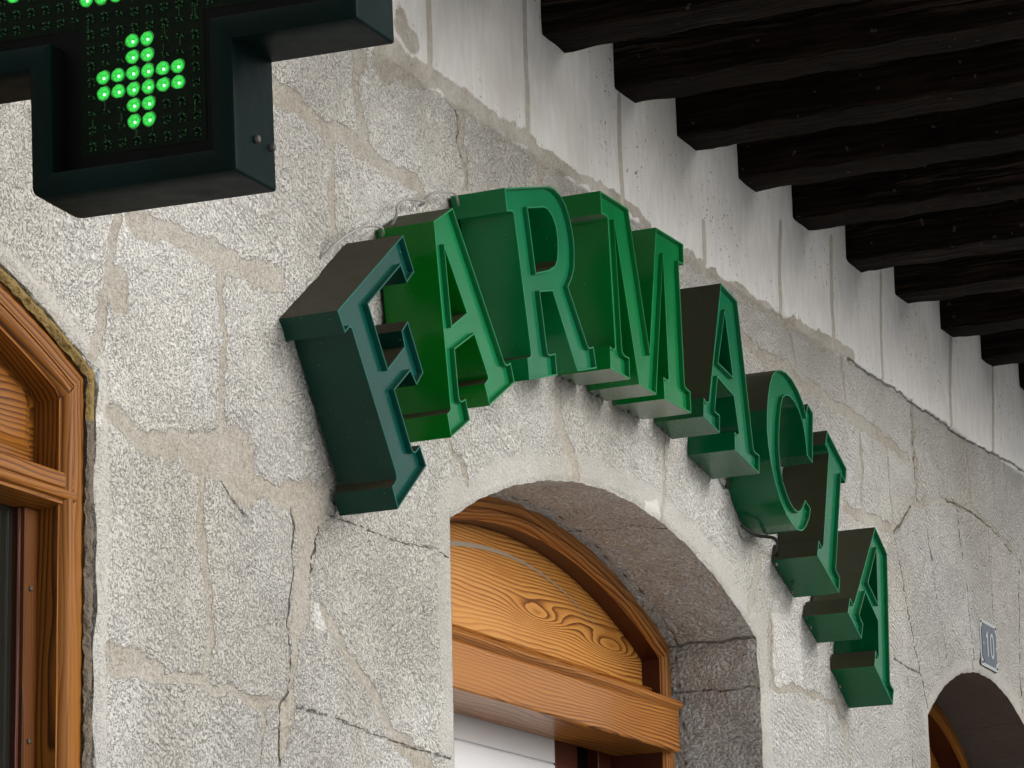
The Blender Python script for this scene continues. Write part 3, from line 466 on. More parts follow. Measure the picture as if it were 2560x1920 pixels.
def arched_door(o, yc, wood, wood2, kind, gap=0., gofs=0.):
    """timber frame in an arched opening: casing, tympanum panel, lintel"""
    xc, hw = o['xc'], o['hw']; spr = float(arch_z(o, xc + hw)); cas = {'door': .048, 'window': .055, 'small': .045}[kind]
    path = lambda ins: outline(o, 56, ins + gap, wob=False)
    prof = [(-.004, yc + .05), (0, yc), (cas * .48, yc), (cas * .50, yc + .004), (cas * .54, yc + .004), (cas * .56, yc - .002), (cas * .66, yc - .006), (cas * .80, yc - .006), (cas * .90, yc - .001), (cas * .93, yc + .004), (cas, yc + .004)]
    fr = sweep('door_frame' if kind != 'window' else 'window_frame', path, prof, wood2, building, gofs)
    yp = yc + (.042 if kind != 'small' else .06)
    sweep('frame_return', path, [(cas, yc + .004), (cas, yc + .13)], M['pine_red'] if kind != 'window' else wood, fr, gofs + 3)
    zt = {'door': .945, 'window': .905, 'small': .90}[kind]
    arc_panel('tympanum_panel', o, cas + gap + .0005, yp, zt - .04, M['pine_panel'] if kind == 'door' else wood, fr, gofs + 5)
    return fr, cas, yp

reveal(DOOR, .21, M['reveal'], joints=(('x', 5.545, -.25), ('x', 4.98, .1), ('z', 1.034, 0), ('z', .935, .03), ('z', .60, 0), ('y', .168, 0)))
fr, cas, yp = arched_door(DOOR, .190, M['pine'], M['pine'], 'door', gofs=1.7)
xl, xr = DOOR['xc'] - .70, DOOR['xc'] + .70
# raised arc bead on the tympanum
pb = lambda ins: outline(DOOR, 56, ins, wob=False)[32:-32]
# lintel board, its cap and mouldings
box('lintel_board', xl + .008, xr - .024, .165, .300, .815 + Z0, .8985 + Z0, M['pine_band'], fr, .003, 'X', off=2.2)
bevel_strip('lintel_cap', xl + .006, xr - .018, [(.30, .899), (.168, .899), (.1665, .901), (.162, .9035), (.159, .908), (.160, .914), (.165, .919), (.172, .922), (.205, .931), (.209, .9305), (.213, .9345), (.2135, .937), (.210, .941), (.214, .945), (.222, .947), (.2345, .9485)], M['pine_band'], fr, 4.1)
sweep('jamb_bead', lambda ins: np.array([(xr - .0235 - ins, -1.6), (xr - .0235 - ins, .25), (xr - .0235 - ins, .9)])[:, :], [(-.02, .19), (-.018, .186), (0, .186), (.002, .19)], M['pine'], fr, 7)
# recess below the lintel: shutter, posts
box('roller_shutter_post', 5.668, 5.775, .3005, .33, -1.6 + Z0, .94 + Z0, M['pine_red'], fr, .002, 'Z')
box('roller_shutter_post', 5.878, 5.945, .3005, .33, -1.6 + Z0, .94 + Z0, M['pine_red'], fr, .002, 'Z')
box('guide_slot', 5.775, 5.878, .325, .34, -1.6 + Z0, .95 + Z0, M['box_black'], fr, 0, 'Z')
M['shutter'] = simple('white_shutter_slats', (.72, .73, .76), .35, 0, .2, (20, .0006))
V = []; Fc = []; zz = .95; k = 0
while zz > -1.55:
    V += [(4.64, .305, zz + Z0), (5.668, .305, zz + Z0), (4.64, .302, zz - .004 + Z0), (5.668, .302, zz - .004 + Z0), (4.64, .302, zz - .058 + Z0), (5.668, .302, zz - .058 + Z0), (4.64, .308, zz - .0592 + Z0), (5.668, .308, zz - .0592 + Z0)]
    b = 8 * k; Fc += [[b, b + 1, b + 3, b + 2], [b + 2, b + 3, b + 5, b + 4], [b + 4, b + 5, b + 7, b + 6]]
    if k: Fc.append([b - 2, b - 1, b + 1, b])
    zz -= .060; k += 1
mesh('roller_shutter', V, Fc, M['shutter'], fr)
# tympanum: grey glue line following the arch and the raised field below it
M['putty'] = simple('grey_sealant', (.30, .25, .19), .5, bump=(60, .001))
def arc_tape(o, x0, x1, zt0, w0, w1, y, mat, parent, name):
    n = 40; V = []; Fc = []
    for i in range(n):
        t_ = i / (n - 1); x = x0 + (x1 - x0) * t_; z = zt0(x); w = w0 + (w1 - w0) * t_
        V += [(x, y, z + Z0), (x, y, z - w + Z0)]
    for i in range(n - 1): Fc.append([2 * i, 2 * i + 2, 2 * i + 3, 2 * i + 1])
    return mesh(name, V, Fc, mat, parent)
arc_tape(DOOR, 4.70, 5.72, lambda x: float(arch_z(DOOR, x)) - .082 - .11 * (x - 5.3 > 0) * (x - 5.3) ** 2, .014, .001, yp - .0012, M['putty'], fr, 'sealant_line')

# left window: frame close to the wall face, foam in the gap
reveal(WIN, .03, M['reveal'], 'window_reveal', .003)
M['foam'] = simple('yellow_foam', (.22, .15, .045), .85, bump=(140, .006))
M['render_gap'] = simple('dirty_mortar_gap', (.15, .125, .095), .95, bump=(120, .008))
frw, casw, ypw = arched_door(WIN, .014, M['pine2'], M['pine2'], 'window', gap=.013, gofs=11.3)
PF = outline(WIN, 56, 0, wob=False); nP = len(PF)
def foam_strip(name, i0, i1, mat):
    V = []; Fc = []; q = PF[i0:i1]; qi = outline(WIN, 56, .016, wob=False)[i0:i1]; n = len(q); m_ = 6
    sub = 6; tt = np.linspace(0, n - 1, (n - 1) * sub + 1); ii = np.arange(n)
    A = np.stack([np.interp(tt, ii, q[:, 0]), np.interp(tt, ii, q[:, 1])], 1); B = np.stack([np.interp(tt, ii, qi[:, 0]), np.interp(tt, ii, qi[:, 1])], 1); n = len(A)
    S = np.concatenate([[0], np.cumsum(np.linalg.norm(np.diff(A, axis=0), axis=1))])
    for k in range(m_):
        f = k / (m_ - 1); a = (1 - f) * A + f * B; y = .010 - .006 * math.sin(math.pi * f) + .0028 * vnoise(S, np.full(n, f * .02), .012, 71 + k)
        V += [(a[i][0] + .0007 * math.sin(S[i] * 170 + k), float(y[i]), a[i][1] + Z0) for i in range(n)]
    for k in range(m_ - 1):
        for i in range(n - 1): Fc.append([k * n + i, (k + 1) * n + i, (k + 1) * n + i + 1, k * n + i + 1])
    return mesh(name, V, Fc, mat, frw, smooth=70)
foam_strip('foam_filler', 30, nP - 32, M['foam'])
foam_strip('mortar_filler', nP - 33, nP, M['render_gap'])
wl, wr = WIN['xc'] - .70 + .013, WIN['xc'] + .70 - .013
bevel_strip('transom', wl + casw - .03, wr - .027, [(.075, .9085), (.028, .903), (.0135, .897), (.0115, .893), (.0115, .8775), (.0135, .8755), (.0145, .8745), (.0085, .8735), (.0065, .868), (.0085, .8625), (.0145, .861), (.0145, .856), (.03, .852), (.075, .848)], M['pine2'], frw, 6.6)
box('sash_stile', wr - casw - .030, wr - casw, .047, .075, -1.2 + Z0, .85 + Z0, M['pine_dark'], frw, .002, 'Z')
box('sash_stile', wl + casw, wl + .118, .045, .075, -1.2 + Z0, .85 + Z0, M['pine2'], frw, .002, 'Z')
box('sash_rail', wl + .118, wr - casw - .030, .048, .075, -1.2 + Z0, -1.12 + Z0, M['pine2'], frw, .002, 'X')
box('glazing_bead', wr - casw - .036, wr - casw - .030, .053, .065, -1.12 + Z0, .85 + Z0, M['pine_red'], frw, .002, 'Z')
box('sill_panel', wl + .002, wr - .002, .02, .08, -1.6 + Z0, -1.2 + Z0, M['pine2'], frw, .002, 'X')
tg = NT('dark_window_glass'); tg.p(Base_Color=c4(.012, .013, .011), Roughness=.04, Specular_IOR_Level=.5, Coat_Weight=0.0); M['glass'] = tg.m
mesh('window_pane', [(wl + .118, .062, -1.12 + Z0), (wr - casw - .030, .062, -1.12 + Z0), (wr - casw - .030, .062, .85 + Z0), (wl + .118, .062, .85 + Z0)], [[0, 1, 2, 3]], M['glass'], frw)
for z in (.745, .55, .2, -.3):
    V, Fc = boxdata(-.003, .003, -.002, .003, -.003, .003, .001); V = [(v[0] + wr - casw - .018, v[1] + .046, v[2] + z + Z0) for v in V]
    mesh('pin', V, Fc, M['screw'], frw)
# tympanum raised field of the left window
def field(o, ins, y0, y1, zb, xr_, mat, parent, gofs):
    P = outline(o, 56, ins, wob=False); P = P[(P[:, 1] > zb)]; pts = [(P[0, 0], zb)] + [tuple(p) for p in P] + [(P[-1, 0], zb)]
    n = len(pts); c = np.mean(pts, axis=0); V = [(p[0], y0, p[1] + Z0) for p in pts] + [(c[0] + (p[0] - c[0]) * .975, y1, c[1] + (p[1] - c[1]) * .9 + Z0) for p in pts]
    tris = tessellate_polygon([[Vector((v[0], v[2], 0)) for v in V[n:]]])
    Fc = [[i, (i + 1) % n, n + (i + 1) % n, n + i] for i in range(n)] + [[n + a for a in t] for t in tris]
    ob = mesh('raised_field', V, Fc, mat, parent, grain=[(v[0] + gofs, v[2], 0) for v in V]); fix_normals(ob); return ob
field(WIN, casw + .013 + .012, ypw - .0005, ypw - .005, .926, 0, M['pine2'], frw, 13.5)

# right-hand small arch
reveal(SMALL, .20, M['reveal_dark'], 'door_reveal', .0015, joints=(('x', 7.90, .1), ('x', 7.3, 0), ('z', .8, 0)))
frs, cass, yps = arched_door(SMALL, .185, M['pine2'], M['pine2'], 'small', gofs=21.)
box('door_leaf', SMALL['xc'] - .41, SMALL['xc'] + .41, yps - .004, yps + .04, -1.6 + Z0, .86 + Z0, M['pine2'], frs, .002, 'Z')

# ------------------------------------------------------------------ timber eaves
eaves = empty('timber_eaves', (6.0, -.7, 1.98 + Z0))
tag(eaves, 'row of dark brown timber eaves beams jutting out of the wall above the green letters', 'eaves')
xb = [5.002 + .3375 * k for k in range(-7, 1)] + [5.334, 5.6465, 5.984, 6.315, 6.664, 7.010, 7.364, 7.703] + [7.703 + .343 * k for k in range(1, 9)]
rngb = random.Random(3)
for x in xb:
    w = .104 + rngb.uniform(-.004, .004); zb_ = 1.979 + rngb.uniform(-.005, .005)
    # subdivided, slightly waney beam
    ny = 60; V = []; G = []; Fc = []; sec = [(0, .004), (.004, 0), (.5, -.001), (w - .004, 0), (w, .004), (w + .001, .09), (w, .19), (0, .19), (-.001, .09)]
    sec[2] = (w / 2, -.0005); off = rngb.uniform(0, 50); m_ = len(sec)
    for i in range(ny + 1):
        y = .03 - .99 * i / ny
        for k, (sx_, sz_) in enumerate(sec):
            nx = .0018 * math.sin(i * .9 + k * 2 + off) + .0012 * rngb.uniform(-1, 1); nz = .0015 * math.sin(i * .6 + k + off * 2) + .001 * rngb.uniform(-1, 1)
            V.append((x + sx_ + nx, y, zb_ + sz_ + nz + Z0)); G.append((y + off, sx_ * 1.0 + k * .001 + off, sz_))
    for i in range(ny):
        for k in range(m_): Fc.append([i * m_ + k, i * m_ + (k + 1) % m_, (i + 1) * m_ + (k + 1) % m_, (i + 1) * m_ + k])
    Fc.append(list(range(m_))[::-1]); Fc.append(list(range(ny * m_, (ny + 1) * m_)))
    b = mesh('beam', V, Fc, M['beam'], eaves, smooth=30, grain=G)
for k in range(5):
    y1 = 0 - .19 * k
    box('roof_board', 2.5, 10.6, y1 - .187, y1 - .002, 2.1705 + Z0, 2.192 + Z0, M['beam'], eaves, .002, 'X')

# ------------------------------------------------------------------ sign letters
def offset_poly(P, d):
    """inward offset of a closed polygon (d>0 shrinks when P is counter-clockwise)"""
    P = np.array(P); n = len(P); A = .5 * np.sum(P[:, 0] * np.roll(P[:, 1], -1) - np.roll(P[:, 0], -1) * P[:, 1]); s = 1 if A > 0 else -1
    T = np.roll(P, -1, 0) - P; T /= np.linalg.norm(T, axis=1)[:, None]; Nn = np.stack([-T[:, 1], T[:, 0]], 1) * s; Q = []
    for i in range(n):
        a = Nn[i - 1]; b = Nn[i]; m_ = a + b; L = np.linalg.norm(m_)
        if L < 1e-6: Q.append(P[i] + a * d); continue
        m_ /= L; Q.append(P[i] + m_ * d / max(.38, m_ @ a))
    return np.array(Q)
LT, LR_, RIM = .101, .008, .0028
def letter(ch, outer, holes, pal, label):
    P = [np.array(outer)] + [np.array(h) for h in holes]
    base = (float(P[0][:, 0].mean()), 0, float(P[0][:, 1].min()) + Z0)
    root = empty('sign_letter_' + ch.lower(), base)
    tag(root, label, 'sign letter', 'green letters of the word over the doorway')
    ins = [offset_poly(P[0], RIM)] + [offset_poly(h, -RIM) for h in P[1:]]
    # body: side walls + back
    V = []; Fc = []
    for L in P:
        b = len(V); n = len(L)
        V += [(p[0], -.004, p[1] + Z0) for p in L] + [(p[0], -LT, p[1] + Z0) for p in L]
        Fc += [[b + i, b + (i + 1) % n, b + n + (i + 1) % n, b + n + i] for i in range(n)]
    b = len(V); flat = [p for L in P for p in L]; V += [(p[0], -.004, p[1] + Z0) for p in flat]
    for t_ in tessellate_polygon([[Vector((p[0], p[1], 0)) for p in L] for L in P]): Fc.append([b + k for k in t_])
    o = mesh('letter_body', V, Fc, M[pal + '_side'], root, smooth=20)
    # trim: the thin proud edge round the face
    V = []; Fc = []
    for L, I in zip(P, ins):
        b = len(V); n = len(L); e = .0006
        Lc = L + (I - L) * .2; Ic = I + (L - I) * .15
        rings = [(L, -LT), (Lc, -LT - e), (Ic, -LT - e), (I, -LT + .0002), (I, -LT + LR_)]
        for rg, y in rings: V += [(p[0], y, p[1] + Z0) for p in rg]
        for k in range(4): Fc += [[b + k * n + i, b + k * n + (i + 1) % n, b + (k + 1) * n + (i + 1) % n, b + (k + 1) * n + i] for i in range(n)]
    mesh('letter_trim', V, Fc, M[pal + '_edge'], root)
    # face: recessed plate
    V = []; Fc = []; flat = [p for L in ins for p in L]; V = [(p[0], -LT + LR_ - .0004, p[1] + Z0) for p in flat]
    for t_ in tessellate_polygon([[Vector((p[0], p[1], 0)) for p in L] for L in ins]): Fc.append(list(t_))
    o = mesh('letter_face', V, Fc, M[pal + '_face'], root)
    # make the plate face the street
    bm = bmesh.new(); bm.from_mesh(o.data)
    for f in bm.faces:
        f.normal_update()
        if f.normal.y > 0: f.normal_flip()
    bm.to_mesh(o.data); bm.free()
    return root
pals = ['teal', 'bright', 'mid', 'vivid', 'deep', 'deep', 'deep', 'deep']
labs = ['dark teal letter F, lowest left letter of the arched green sign, beside the LED cross',
        'bright green letter A standing between the dark teal F and the letter R',
        'green letter R with rounded bowl, at the top of the arch of letters',
        'wide vivid green letter M above the crown of the doorway arch',
        'green letter A standing between the M and the round letter C',
        'round green letter C with a black cable hanging under it',
        'narrow green letter I between the round C and the last letter',
        'last green letter A, lowest and rightmost of the arched sign']
roots = []
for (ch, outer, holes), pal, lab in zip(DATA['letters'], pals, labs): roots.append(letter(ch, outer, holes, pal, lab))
def screw_on(root, x, z, y=-.014):
    V = []; Fc = []; n = 10; r = .0035
    for k in range(n): a = 2 * math.pi * k / n; V += [(x + r * math.cos(a), y + r * math.sin(a), z + Z0 + .003), (x + r * math.cos(a), y + r * math.sin(a), z + Z0 - .0025)]
    Fc = [[2 * i, 2 * ((i + 1) % n), 2 * ((i + 1) % n) + 1, 2 * i + 1] for i in range(n)] + [[2 * i + 1 for i in range(n)], [2 * i for i in range(n)]]
    mesh('screw', V, Fc, M['screw'], root)
for k, (x, z) in enumerate(DATA['screws']):
    screw_on(roots[[3, 3, 3, 4, 4, 6, 6, 7, 7][k]], x, z)

def cable(pts, r, mat, label):
    o = tube('cable', [(p[0], p[1], p[2] + Z0) for p in pts], r, mat); tag(o, label, 'cable', 'short cables linking the sign letters'); return o
cable([(4.150, -.004, 1.352), (4.169, -.022, 1.378), (4.201, -.032, 1.402), (4.247, -.035, 1.423), (4.30, -.032, 1.435), (4.345, -.012, 1.436)], .0021, M['wire'], 'short grey cable looping from the top of the letter F to the first A')
cable([(4.365, -.010, 1.445), (4.360, -.028, 1.470), (4.362, -.030, 1.486), (4.393, -.03, 1.506), (4.462, -.028, 1.521), (4.485, -.008, 1.524), (4.500, -.022, 1.545), (4.533, -.030, 1.556), (4.572, -.03, 1.563), (4.625, -.012, 1.556)], .0021, M['wire'], 'wavy grey cable looping from the first A up to the letter R')
cable([(5.90, -.010, 1.243), (5.929, -.03, 1.226), (5.989, -.03, 1.233), (6.036, -.03, 1.237), (6.062, -.028, 1.226), (6.10, -.008, 1.210)], .0035, M['black_wire'], 'short black cable running from under the letter C to the letter I')
cable([(5.795, -.004, 1.335), (5.808, -.016, 1.330), (5.822, -.016, 1.318), (5.84, -.006, 1.309)], .004, M['black_wire'], 'tiny black cable stub at the left edge of the letter C')

# ------------------------------------------------------------------ LED pharmacy cross (built in its own frame: u right, v up, w away)
RM = Matrix(((0.99569242, -0.06864066, -0.06233025), (0.0685932, 0.99764049, -0.00290338), (0.06238247, -0.00138456, 0.99805136)))
cross = empty('pharmacy_cross', (2.53318, -.66644, 1.0218 + Z0)); cross.rotation_euler = RM.to_euler()
tag(cross, 'dark green cross-shaped LED sign with a small lit green cross on its dot matrix', 'LED sign')
# local frame: X = w (depth), -Y = u, Z = v
def L3(u, v, w): return (w, -u, v)
VC = .136
def cross_poly(a, b, vc=VC):
    """a half width of an arm, b half length"""
    return [(a, -b + vc), (a, -a + vc), (b, -a + vc), (b, a + vc), (a, a + vc), (a, b + vc), (-a, b + vc), (-a, a + vc), (-b, a + vc), (-b, -a + vc), (-a, -a + vc), (-a, -b + vc)]
def rounded(P, r, n=6):
    P = np.array(P); out = []; N = len(P)
    for i in range(N):
        rc = r if not isinstance(r, (list, tuple)) else r[i % len(r)]
        p = P[i]; a = P[i - 1]; b = P[(i + 1) % N]; d1 = (a - p) / np.linalg.norm(a - p); d2 = (b - p) / np.linalg.norm(b - p)
        cr_ = d1[0] * d2[1] - d1[1] * d2[0]
        rr = rc if cr_ < 0 else min(rc * .15, .002)
        s, e = p + d1 * rr, p + d2 * rr
        for k in range(n + 1):
            t_ = k / n; out.append((1 - t_) ** 2 * s + 2 * t_ * (1 - t_) * p + t_ ** 2 * e)
    return np.array(out)
tm = NT('dark_green_painted_metal'); co = tm.obj()
scr = tm.step(tm.noise(tm.map(co, (3, 26, 26), (.4, 0, 0)), 3, 4, .75), .70, .78)
colm = tm.mix(tm.step(tm.noise(co, 9, 3), .4, .7), c4(.0004, .0068, .006), c4(.0006, .010, .0088))
colm = tm.mix(tm.math('MULTIPLY', scr, .25), colm, c4(.10, .12, .11))
tm.p(Base_Color=colm, Roughness=tm.math('MULTIPLY_ADD', tm.noise(co, 40, 3), .2, .36), Specular_IOR_Level=.07, Normal=tm.bump(tm.noise(co, 60, 2), .0004)); M['cross_metal'] = tm.m
def ring_mesh(name, rings, mat, parent, closed_front=None, smooth=30):
    V = []; Fc = []; n = len(rings[0][0])
    for P, w in rings: V += [L3(p[0], p[1], w) for p in P]
    for k in range(len(rings) - 1): Fc += [[k * n + i, k * n + (i + 1) % n, (k + 1) * n + (i + 1) % n, (k + 1) * n + i] for i in range(n)]
    if closed_front == 'back': 
        P = rings[-1][0]
        for t_ in tessellate_polygon([[Vector((p[0], p[1], 0)) for p in P]]): Fc.append([(len(rings) - 1) * n + k for k in t_])
    ob = mesh(name, V, Fc, mat, parent, smooth=smooth, local=True); fix_normals(ob); return ob
c_in = lambda d, r=.001: rounded(cross_poly(.085 + d, .213 + d), r)
r_out = [.003] * 11 + [.018]; r_mid = [.003] * 11 + [.012]
housing = ring_mesh('housing', [(c_in(0, .001), -.014), (c_in(0, .001), -.020), (c_in(.003, .001), -.0215), (c_in(.019, r_mid), -.0215), (c_in(.0222, r_mid), -.0195), (c_in(.0238, r_out), -.014), (c_in(.0245, r_out), .000), (c_in(.0265, r_out), .055), (c_in(.0265, r_out), .060), (c_in(.02, r_out), .061)], M['cross_metal'], cross, 'back')
ring_mesh('inner_wall', [(c_in(-.0003), -.0155), (c_in(-.0003), .006)], M['box_black'], cross)
# board
tb = NT('led_circuit_board'); co = tb.obj()
tr = tb.step(tb.noise(tb.map(co, (1, 1, 1)), 420, 2, .7), .60, .70)
bc = tb.mix(tr, c4(.0008, .0050, .0014), c4(.006, .030, .008)); tb.p(Base_Color=bc, Roughness=.6, Specular_IOR_Level=.1); M['pcb'] = tb.m
P = rounded(cross_poly(.0665, .1945), .001, 1)
V = [L3(p[0], p[1], .0055) for p in P]; Fc = [list(t_) for t_ in tessellate_polygon([[Vector((p[0], p[1], 0)) for p in P]])]
mesh('circuit_board', V, Fc, M['pcb'], cross, local=True)
P = rounded(cross_poly(.0846, .2126), .001, 1)
V = [L3(p[0], p[1], .0062) for p in P]; Fc = [list(t_) for t_ in tessellate_polygon([[Vector((p[0], p[1], 0)) for p in P]])]
mesh('back_plate', V, Fc, M['box_black'], cross, local=True)
# LEDs
def emis(name, col, st, noise=None):
    t = NT(name); 
    if noise:
        co = t.obj(); n = t.noise(co, noise, 3, .7); ln = t.node('ShaderNodeVectorMath', operation='LENGTH'); t.link(t.map(t.vmath('SUBTRACT', co, (.0, .0018, .0018)), (0, 1, 1)), ln.inputs[0])
        e = t.step(t.math('MULTIPLY_ADD', t.math('SUBTRACT', n, .5), .006, ln.outputs['Value']), .0078, .0050)
        t.setin(t.b.inputs['Emission Strength'], t.math('MULTIPLY', e, t.math('MULTIPLY_ADD', t.step(n, .3, .7), st * .95, st * .35)))
    else: t.b.inputs['Emission Strength'].default_value = st
    t.p(Base_Color=c4(col[0] * .2, col[1] * .2, col[2] * .2), Roughness=.4, Emission_Color=c4(*col)); return t.m
M['led_splash'] = emis('green_led_splash', (.045, 1, .10), .75, 600); M['led_core'] = emis('led_core', (.45, 1, .6), 3.2)
M['led_off'] = simple('unlit_led_lens', (.002, .02, .004), .15, 0, .2)
M['led_pin'] = simple('led_leads', (.018, .12, .028), .4, .3)
def dome(r, rz, n=12, m_=5, w0=0., irregular=0, seed=0):
    rg = random.Random(seed); V = [L3(0, 0, w0 - rz)]; Fc = []
    ph = [rg.uniform(0, 6.28) for _ in range(4)]; ir = [1 + irregular * (.55 * math.sin(2 * 2 * math.pi * k / n + ph[0]) + .4 * math.sin(3 * 2 * math.pi * k / n + ph[1]) + .25 * math.sin(7 * 2 * math.pi * k / n + ph[2])) for k in range(n)]
    for j_ in range(1, m_ + 1):
        a = j_ / m_ * math.pi / 2
        for k in range(n): th = 2 * math.pi * k / n; rr = r * math.sin(a) * ir[k]; V.append(L3(rr * math.cos(th), rr * math.sin(th), w0 - rz * math.cos(a)))
    for k in range(n): Fc.append([0, 1 + k, 1 + (k + 1) % n])
    for j_ in range(m_ - 1):
        for k in range(n): a = 1 + j_ * n; Fc.append([a + k, a + n + k, a + n + (k + 1) % n, a + (k + 1) % n])
    return V, Fc
def merge(*parts):
    V = []; Fc = []; idx = []
    for mi, (v, f) in enumerate(parts): b = len(V); V += v; Fc += [[b + i for i in q] for q in f]; idx += [mi] * len(f)
    return V, Fc, idx
def lit_mesh(seed):
    splash = dome(.0074, .0012, 30, 3, .0054, .13, seed); splash = ([(p[0], p[1] + .0018, p[2] + .0018) for p in splash[0]], splash[1])  # glowing dome stands in for light splashed on the board around the LED
    core = dome(.0013, .0014, 10, 4, .0036); body = dome(.0024, .0044, 12, 5, .0054)
    return merge(splash, core)
vm = [lit_mesh(s) for s in range(4)]
led_mats = [M['led_splash'], M['led_core']]
pin = []
def boxl(u0, u1, v0, v1, w0, w1): 
    V, Fc = boxdata(w0, w1, -u1, -u0, v0, v1, 0); return V, Fc
def off_mesh(sd):
    rg = random.Random(sd); body = dome(.0021, .0050, 10, 4, .0054)
    parts = [body] + [boxl(*(lambda a, b: (a, a + rg.uniform(.0005, .0014), b, b + rg.uniform(.0006, .0018)))(rg.uniform(-.002, .005), rg.uniform(-.006, .002)), .0040, .0054) for _ in range(rg.choice([5, 7, 9, 11]))]
    V = []; Fc = []; idx = []
    for mi, (v, f) in enumerate(parts): b = len(V); V += v; Fc += [[b + i for i in q] for q in f]; idx += [0 if mi == 0 else 1] * len(f)
    return V, Fc, idx
oms = [off_mesh(5 + k) for k in (0, 3, 0, 4, 0, 3)]; om = oms[0]
lit = {(c, r) for c, r in [(3, 0), (4, 0), (3, 1), (4, 1), (3, 4), (4, 4), (3, 5), (4, 5)]} | {(c, r) for c in range(1, 7) for r in (2, 3)}
lit |= {(0, -3), (1, -3), (2, -3), (-5, -4), (-5, -5), (0, -4), (1, -4), (2, -4)} | {(c, r) for c in (3, 4) for r in (-7, -6, -5)}
cells = []
for c in range(-8, 16):
    for r in range(-17, 7):
        if (0 <= c < 8) or (-9 <= r < -1): cells.append((c, r))
cam_c = lambda c, r: (r * 1.0 - abs(c - 3) * .15)
proto = {}
def put(name, key, c, r):
    loc = Vector(L3((c - 3.5) * .016, -(r - 3) * .016, 0))
    if key not in proto:
        dat, mats = (vm[key], led_mats) if isinstance(key, int) else (oms[int(key[3:])], [M['led_off'], M['led_pin']])
        ob = mesh(name, dat[0], dat[1], None, cross, smooth=50, local=True, mats=(mats, dat[2])); proto[key] = ob
    else:
        ob = proto[key].copy(); COL.objects.link(ob); ob.parent = cross; ob.name = name
    ob.location = loc; return ob
offs = []
for c, r in cells:
    if (c, r) in lit: put('lit_led', random.Random(c * 31 + r).randrange(4), c, r)
    else: offs.append((c, r))
offs.sort(key=lambda t_: -(t_[1] * 2 - abs(t_[0] - 5) * .5))
for c, r in offs[:88]: put('unlit_led', 'off%d' % random.Random(c * 17 + r * 5).randrange(6), c, r)
V = []; Fc = []; idx = []
for c, r in offs[88:]:
    b = len(V); loc = L3((c - 3.5) * .016, -(r - 3) * .016, 0); V += [(p[0] + loc[0], p[1] + loc[1], p[2] + loc[2]) for p in om[0]]; Fc += [[b + i for i in q] for q in om[1]]; idx += om[2]
o = mesh('unlit_leds', V, Fc, None, cross, smooth=50, local=True, mats=([M['led_off'], M['led_pin']], idx)); tag(o, kind='stuff')
# small circuit components
V = []; Fc = []; rg = random.Random(11)
for _ in range(150):
    u = rg.uniform(-.06, .06); v = rg.uniform(-.05, .12); s = rg.choice([.0006, .0008, .001])
    if abs((u / .016) % 1 - .5) < .12:
        for k in range(rg.choice([3, 5, 8])):
            b = len(V); v_, f_ = boxl(u, u + s, v + k * .0019, v + k * .0019 + s, .0046, .0054); V += v_; Fc += [[b + i for i in q] for q in f_]
o = mesh('circuit_components', V, Fc, M['led_pin'], cross, local=True); tag(o, kind='stuff')
# clear front panel
tp = NT('clear_acrylic_panel'); tp.p(Base_Color=c4(.75, .9, .78), Roughness=.02, Transmission_Weight=1., IOR=1.05); 
# side screws and vents
def cyl(name, u, v, w, du, dv, dw, r, h, mat, n=14):
    ax = Vector(L3(du, dv, dw)).normalized(); t1 = ax.cross(Vector((.2, .9, .4))).normalized(); t2 = ax.cross(t1); p0 = Vector(L3(u, v, w)); V = []
    for s, rr in ((0, r), (h * .7, r), (h, r * .75)):
        for k in range(n): a = 2 * math.pi * k / n; V.append(tuple(p0 + ax * s + rr * (math.cos(a) * t1 + math.sin(a) * t2)))
    Fc = [[j_ * n + i, j_ * n + (i + 1) % n, (j_ + 1) * n + (i + 1) % n, (j_ + 1) * n + i] for j_ in (0, 1) for i in range(n)] + [[2 * n + i for i in range(n)]]
    return mesh(name, V, Fc, mat, cross, smooth=40, local=True)
cyl('screw', .1105, -.061, .020, 1, 0, 0, .0040, .004, M['screw']); cyl('screw', .1108, -.062, .052, 1, 0, 0, .0038, .005, M['screw'])
for uc in (-.052, .052):
    V = []; Fc = []; n = 10
    for k in range(13):
        a = 2 * math.pi * k / 6; rr = 0 if k == 12 else (.004 if k < 6 else .008); aa = a + (math.pi / 6 if k >= 6 else 0)
        b = len(V)
        for q in range(n): th = 2 * math.pi * q / n; V.append(L3(uc + rr * math.cos(aa) + .0011 * math.cos(th), -.1030 - (.0002), .028 + rr * math.sin(aa) + .0011 * math.sin(th)))
        Fc.append([b + q for q in range(n)])
    mesh('vent_holes', [(p[0], p[1], p[2] - .0006 + 0) for p in V], Fc, M['box_black'], cross, local=True)
# bracket back to the wall
def barl(name, a, b_, r, mat):
    a = Vector(a); b_ = Vector(b_); d = (b_ - a).normalized(); t1 = d.cross(Vector((0, 0, 1))).normalized(); t2 = d.cross(t1); V = []
    for p in (a, b_):
        for k in range(16): th = 2 * math.pi * k / 16; V.append(tuple(p + r * (math.cos(th) * t1 + math.sin(th) * t2)))
    mesh(name, V, [[i, (i + 1) % 16, 16 + (i + 1) % 16, 16 + i] for i in range(16)] + [list(range(16))[::-1], list(range(16, 32))], mat, cross, smooth=40, local=True)
barl('wall_bracket', L3(-.235, VC + .04, .03), L3(-.66, VC + .04, .03), .016, M['cross_metal']); barl('wall_bracket', L3(-.235, VC - .04, .03), L3(-.66, VC - .04, .03), .016, M['cross_metal'])

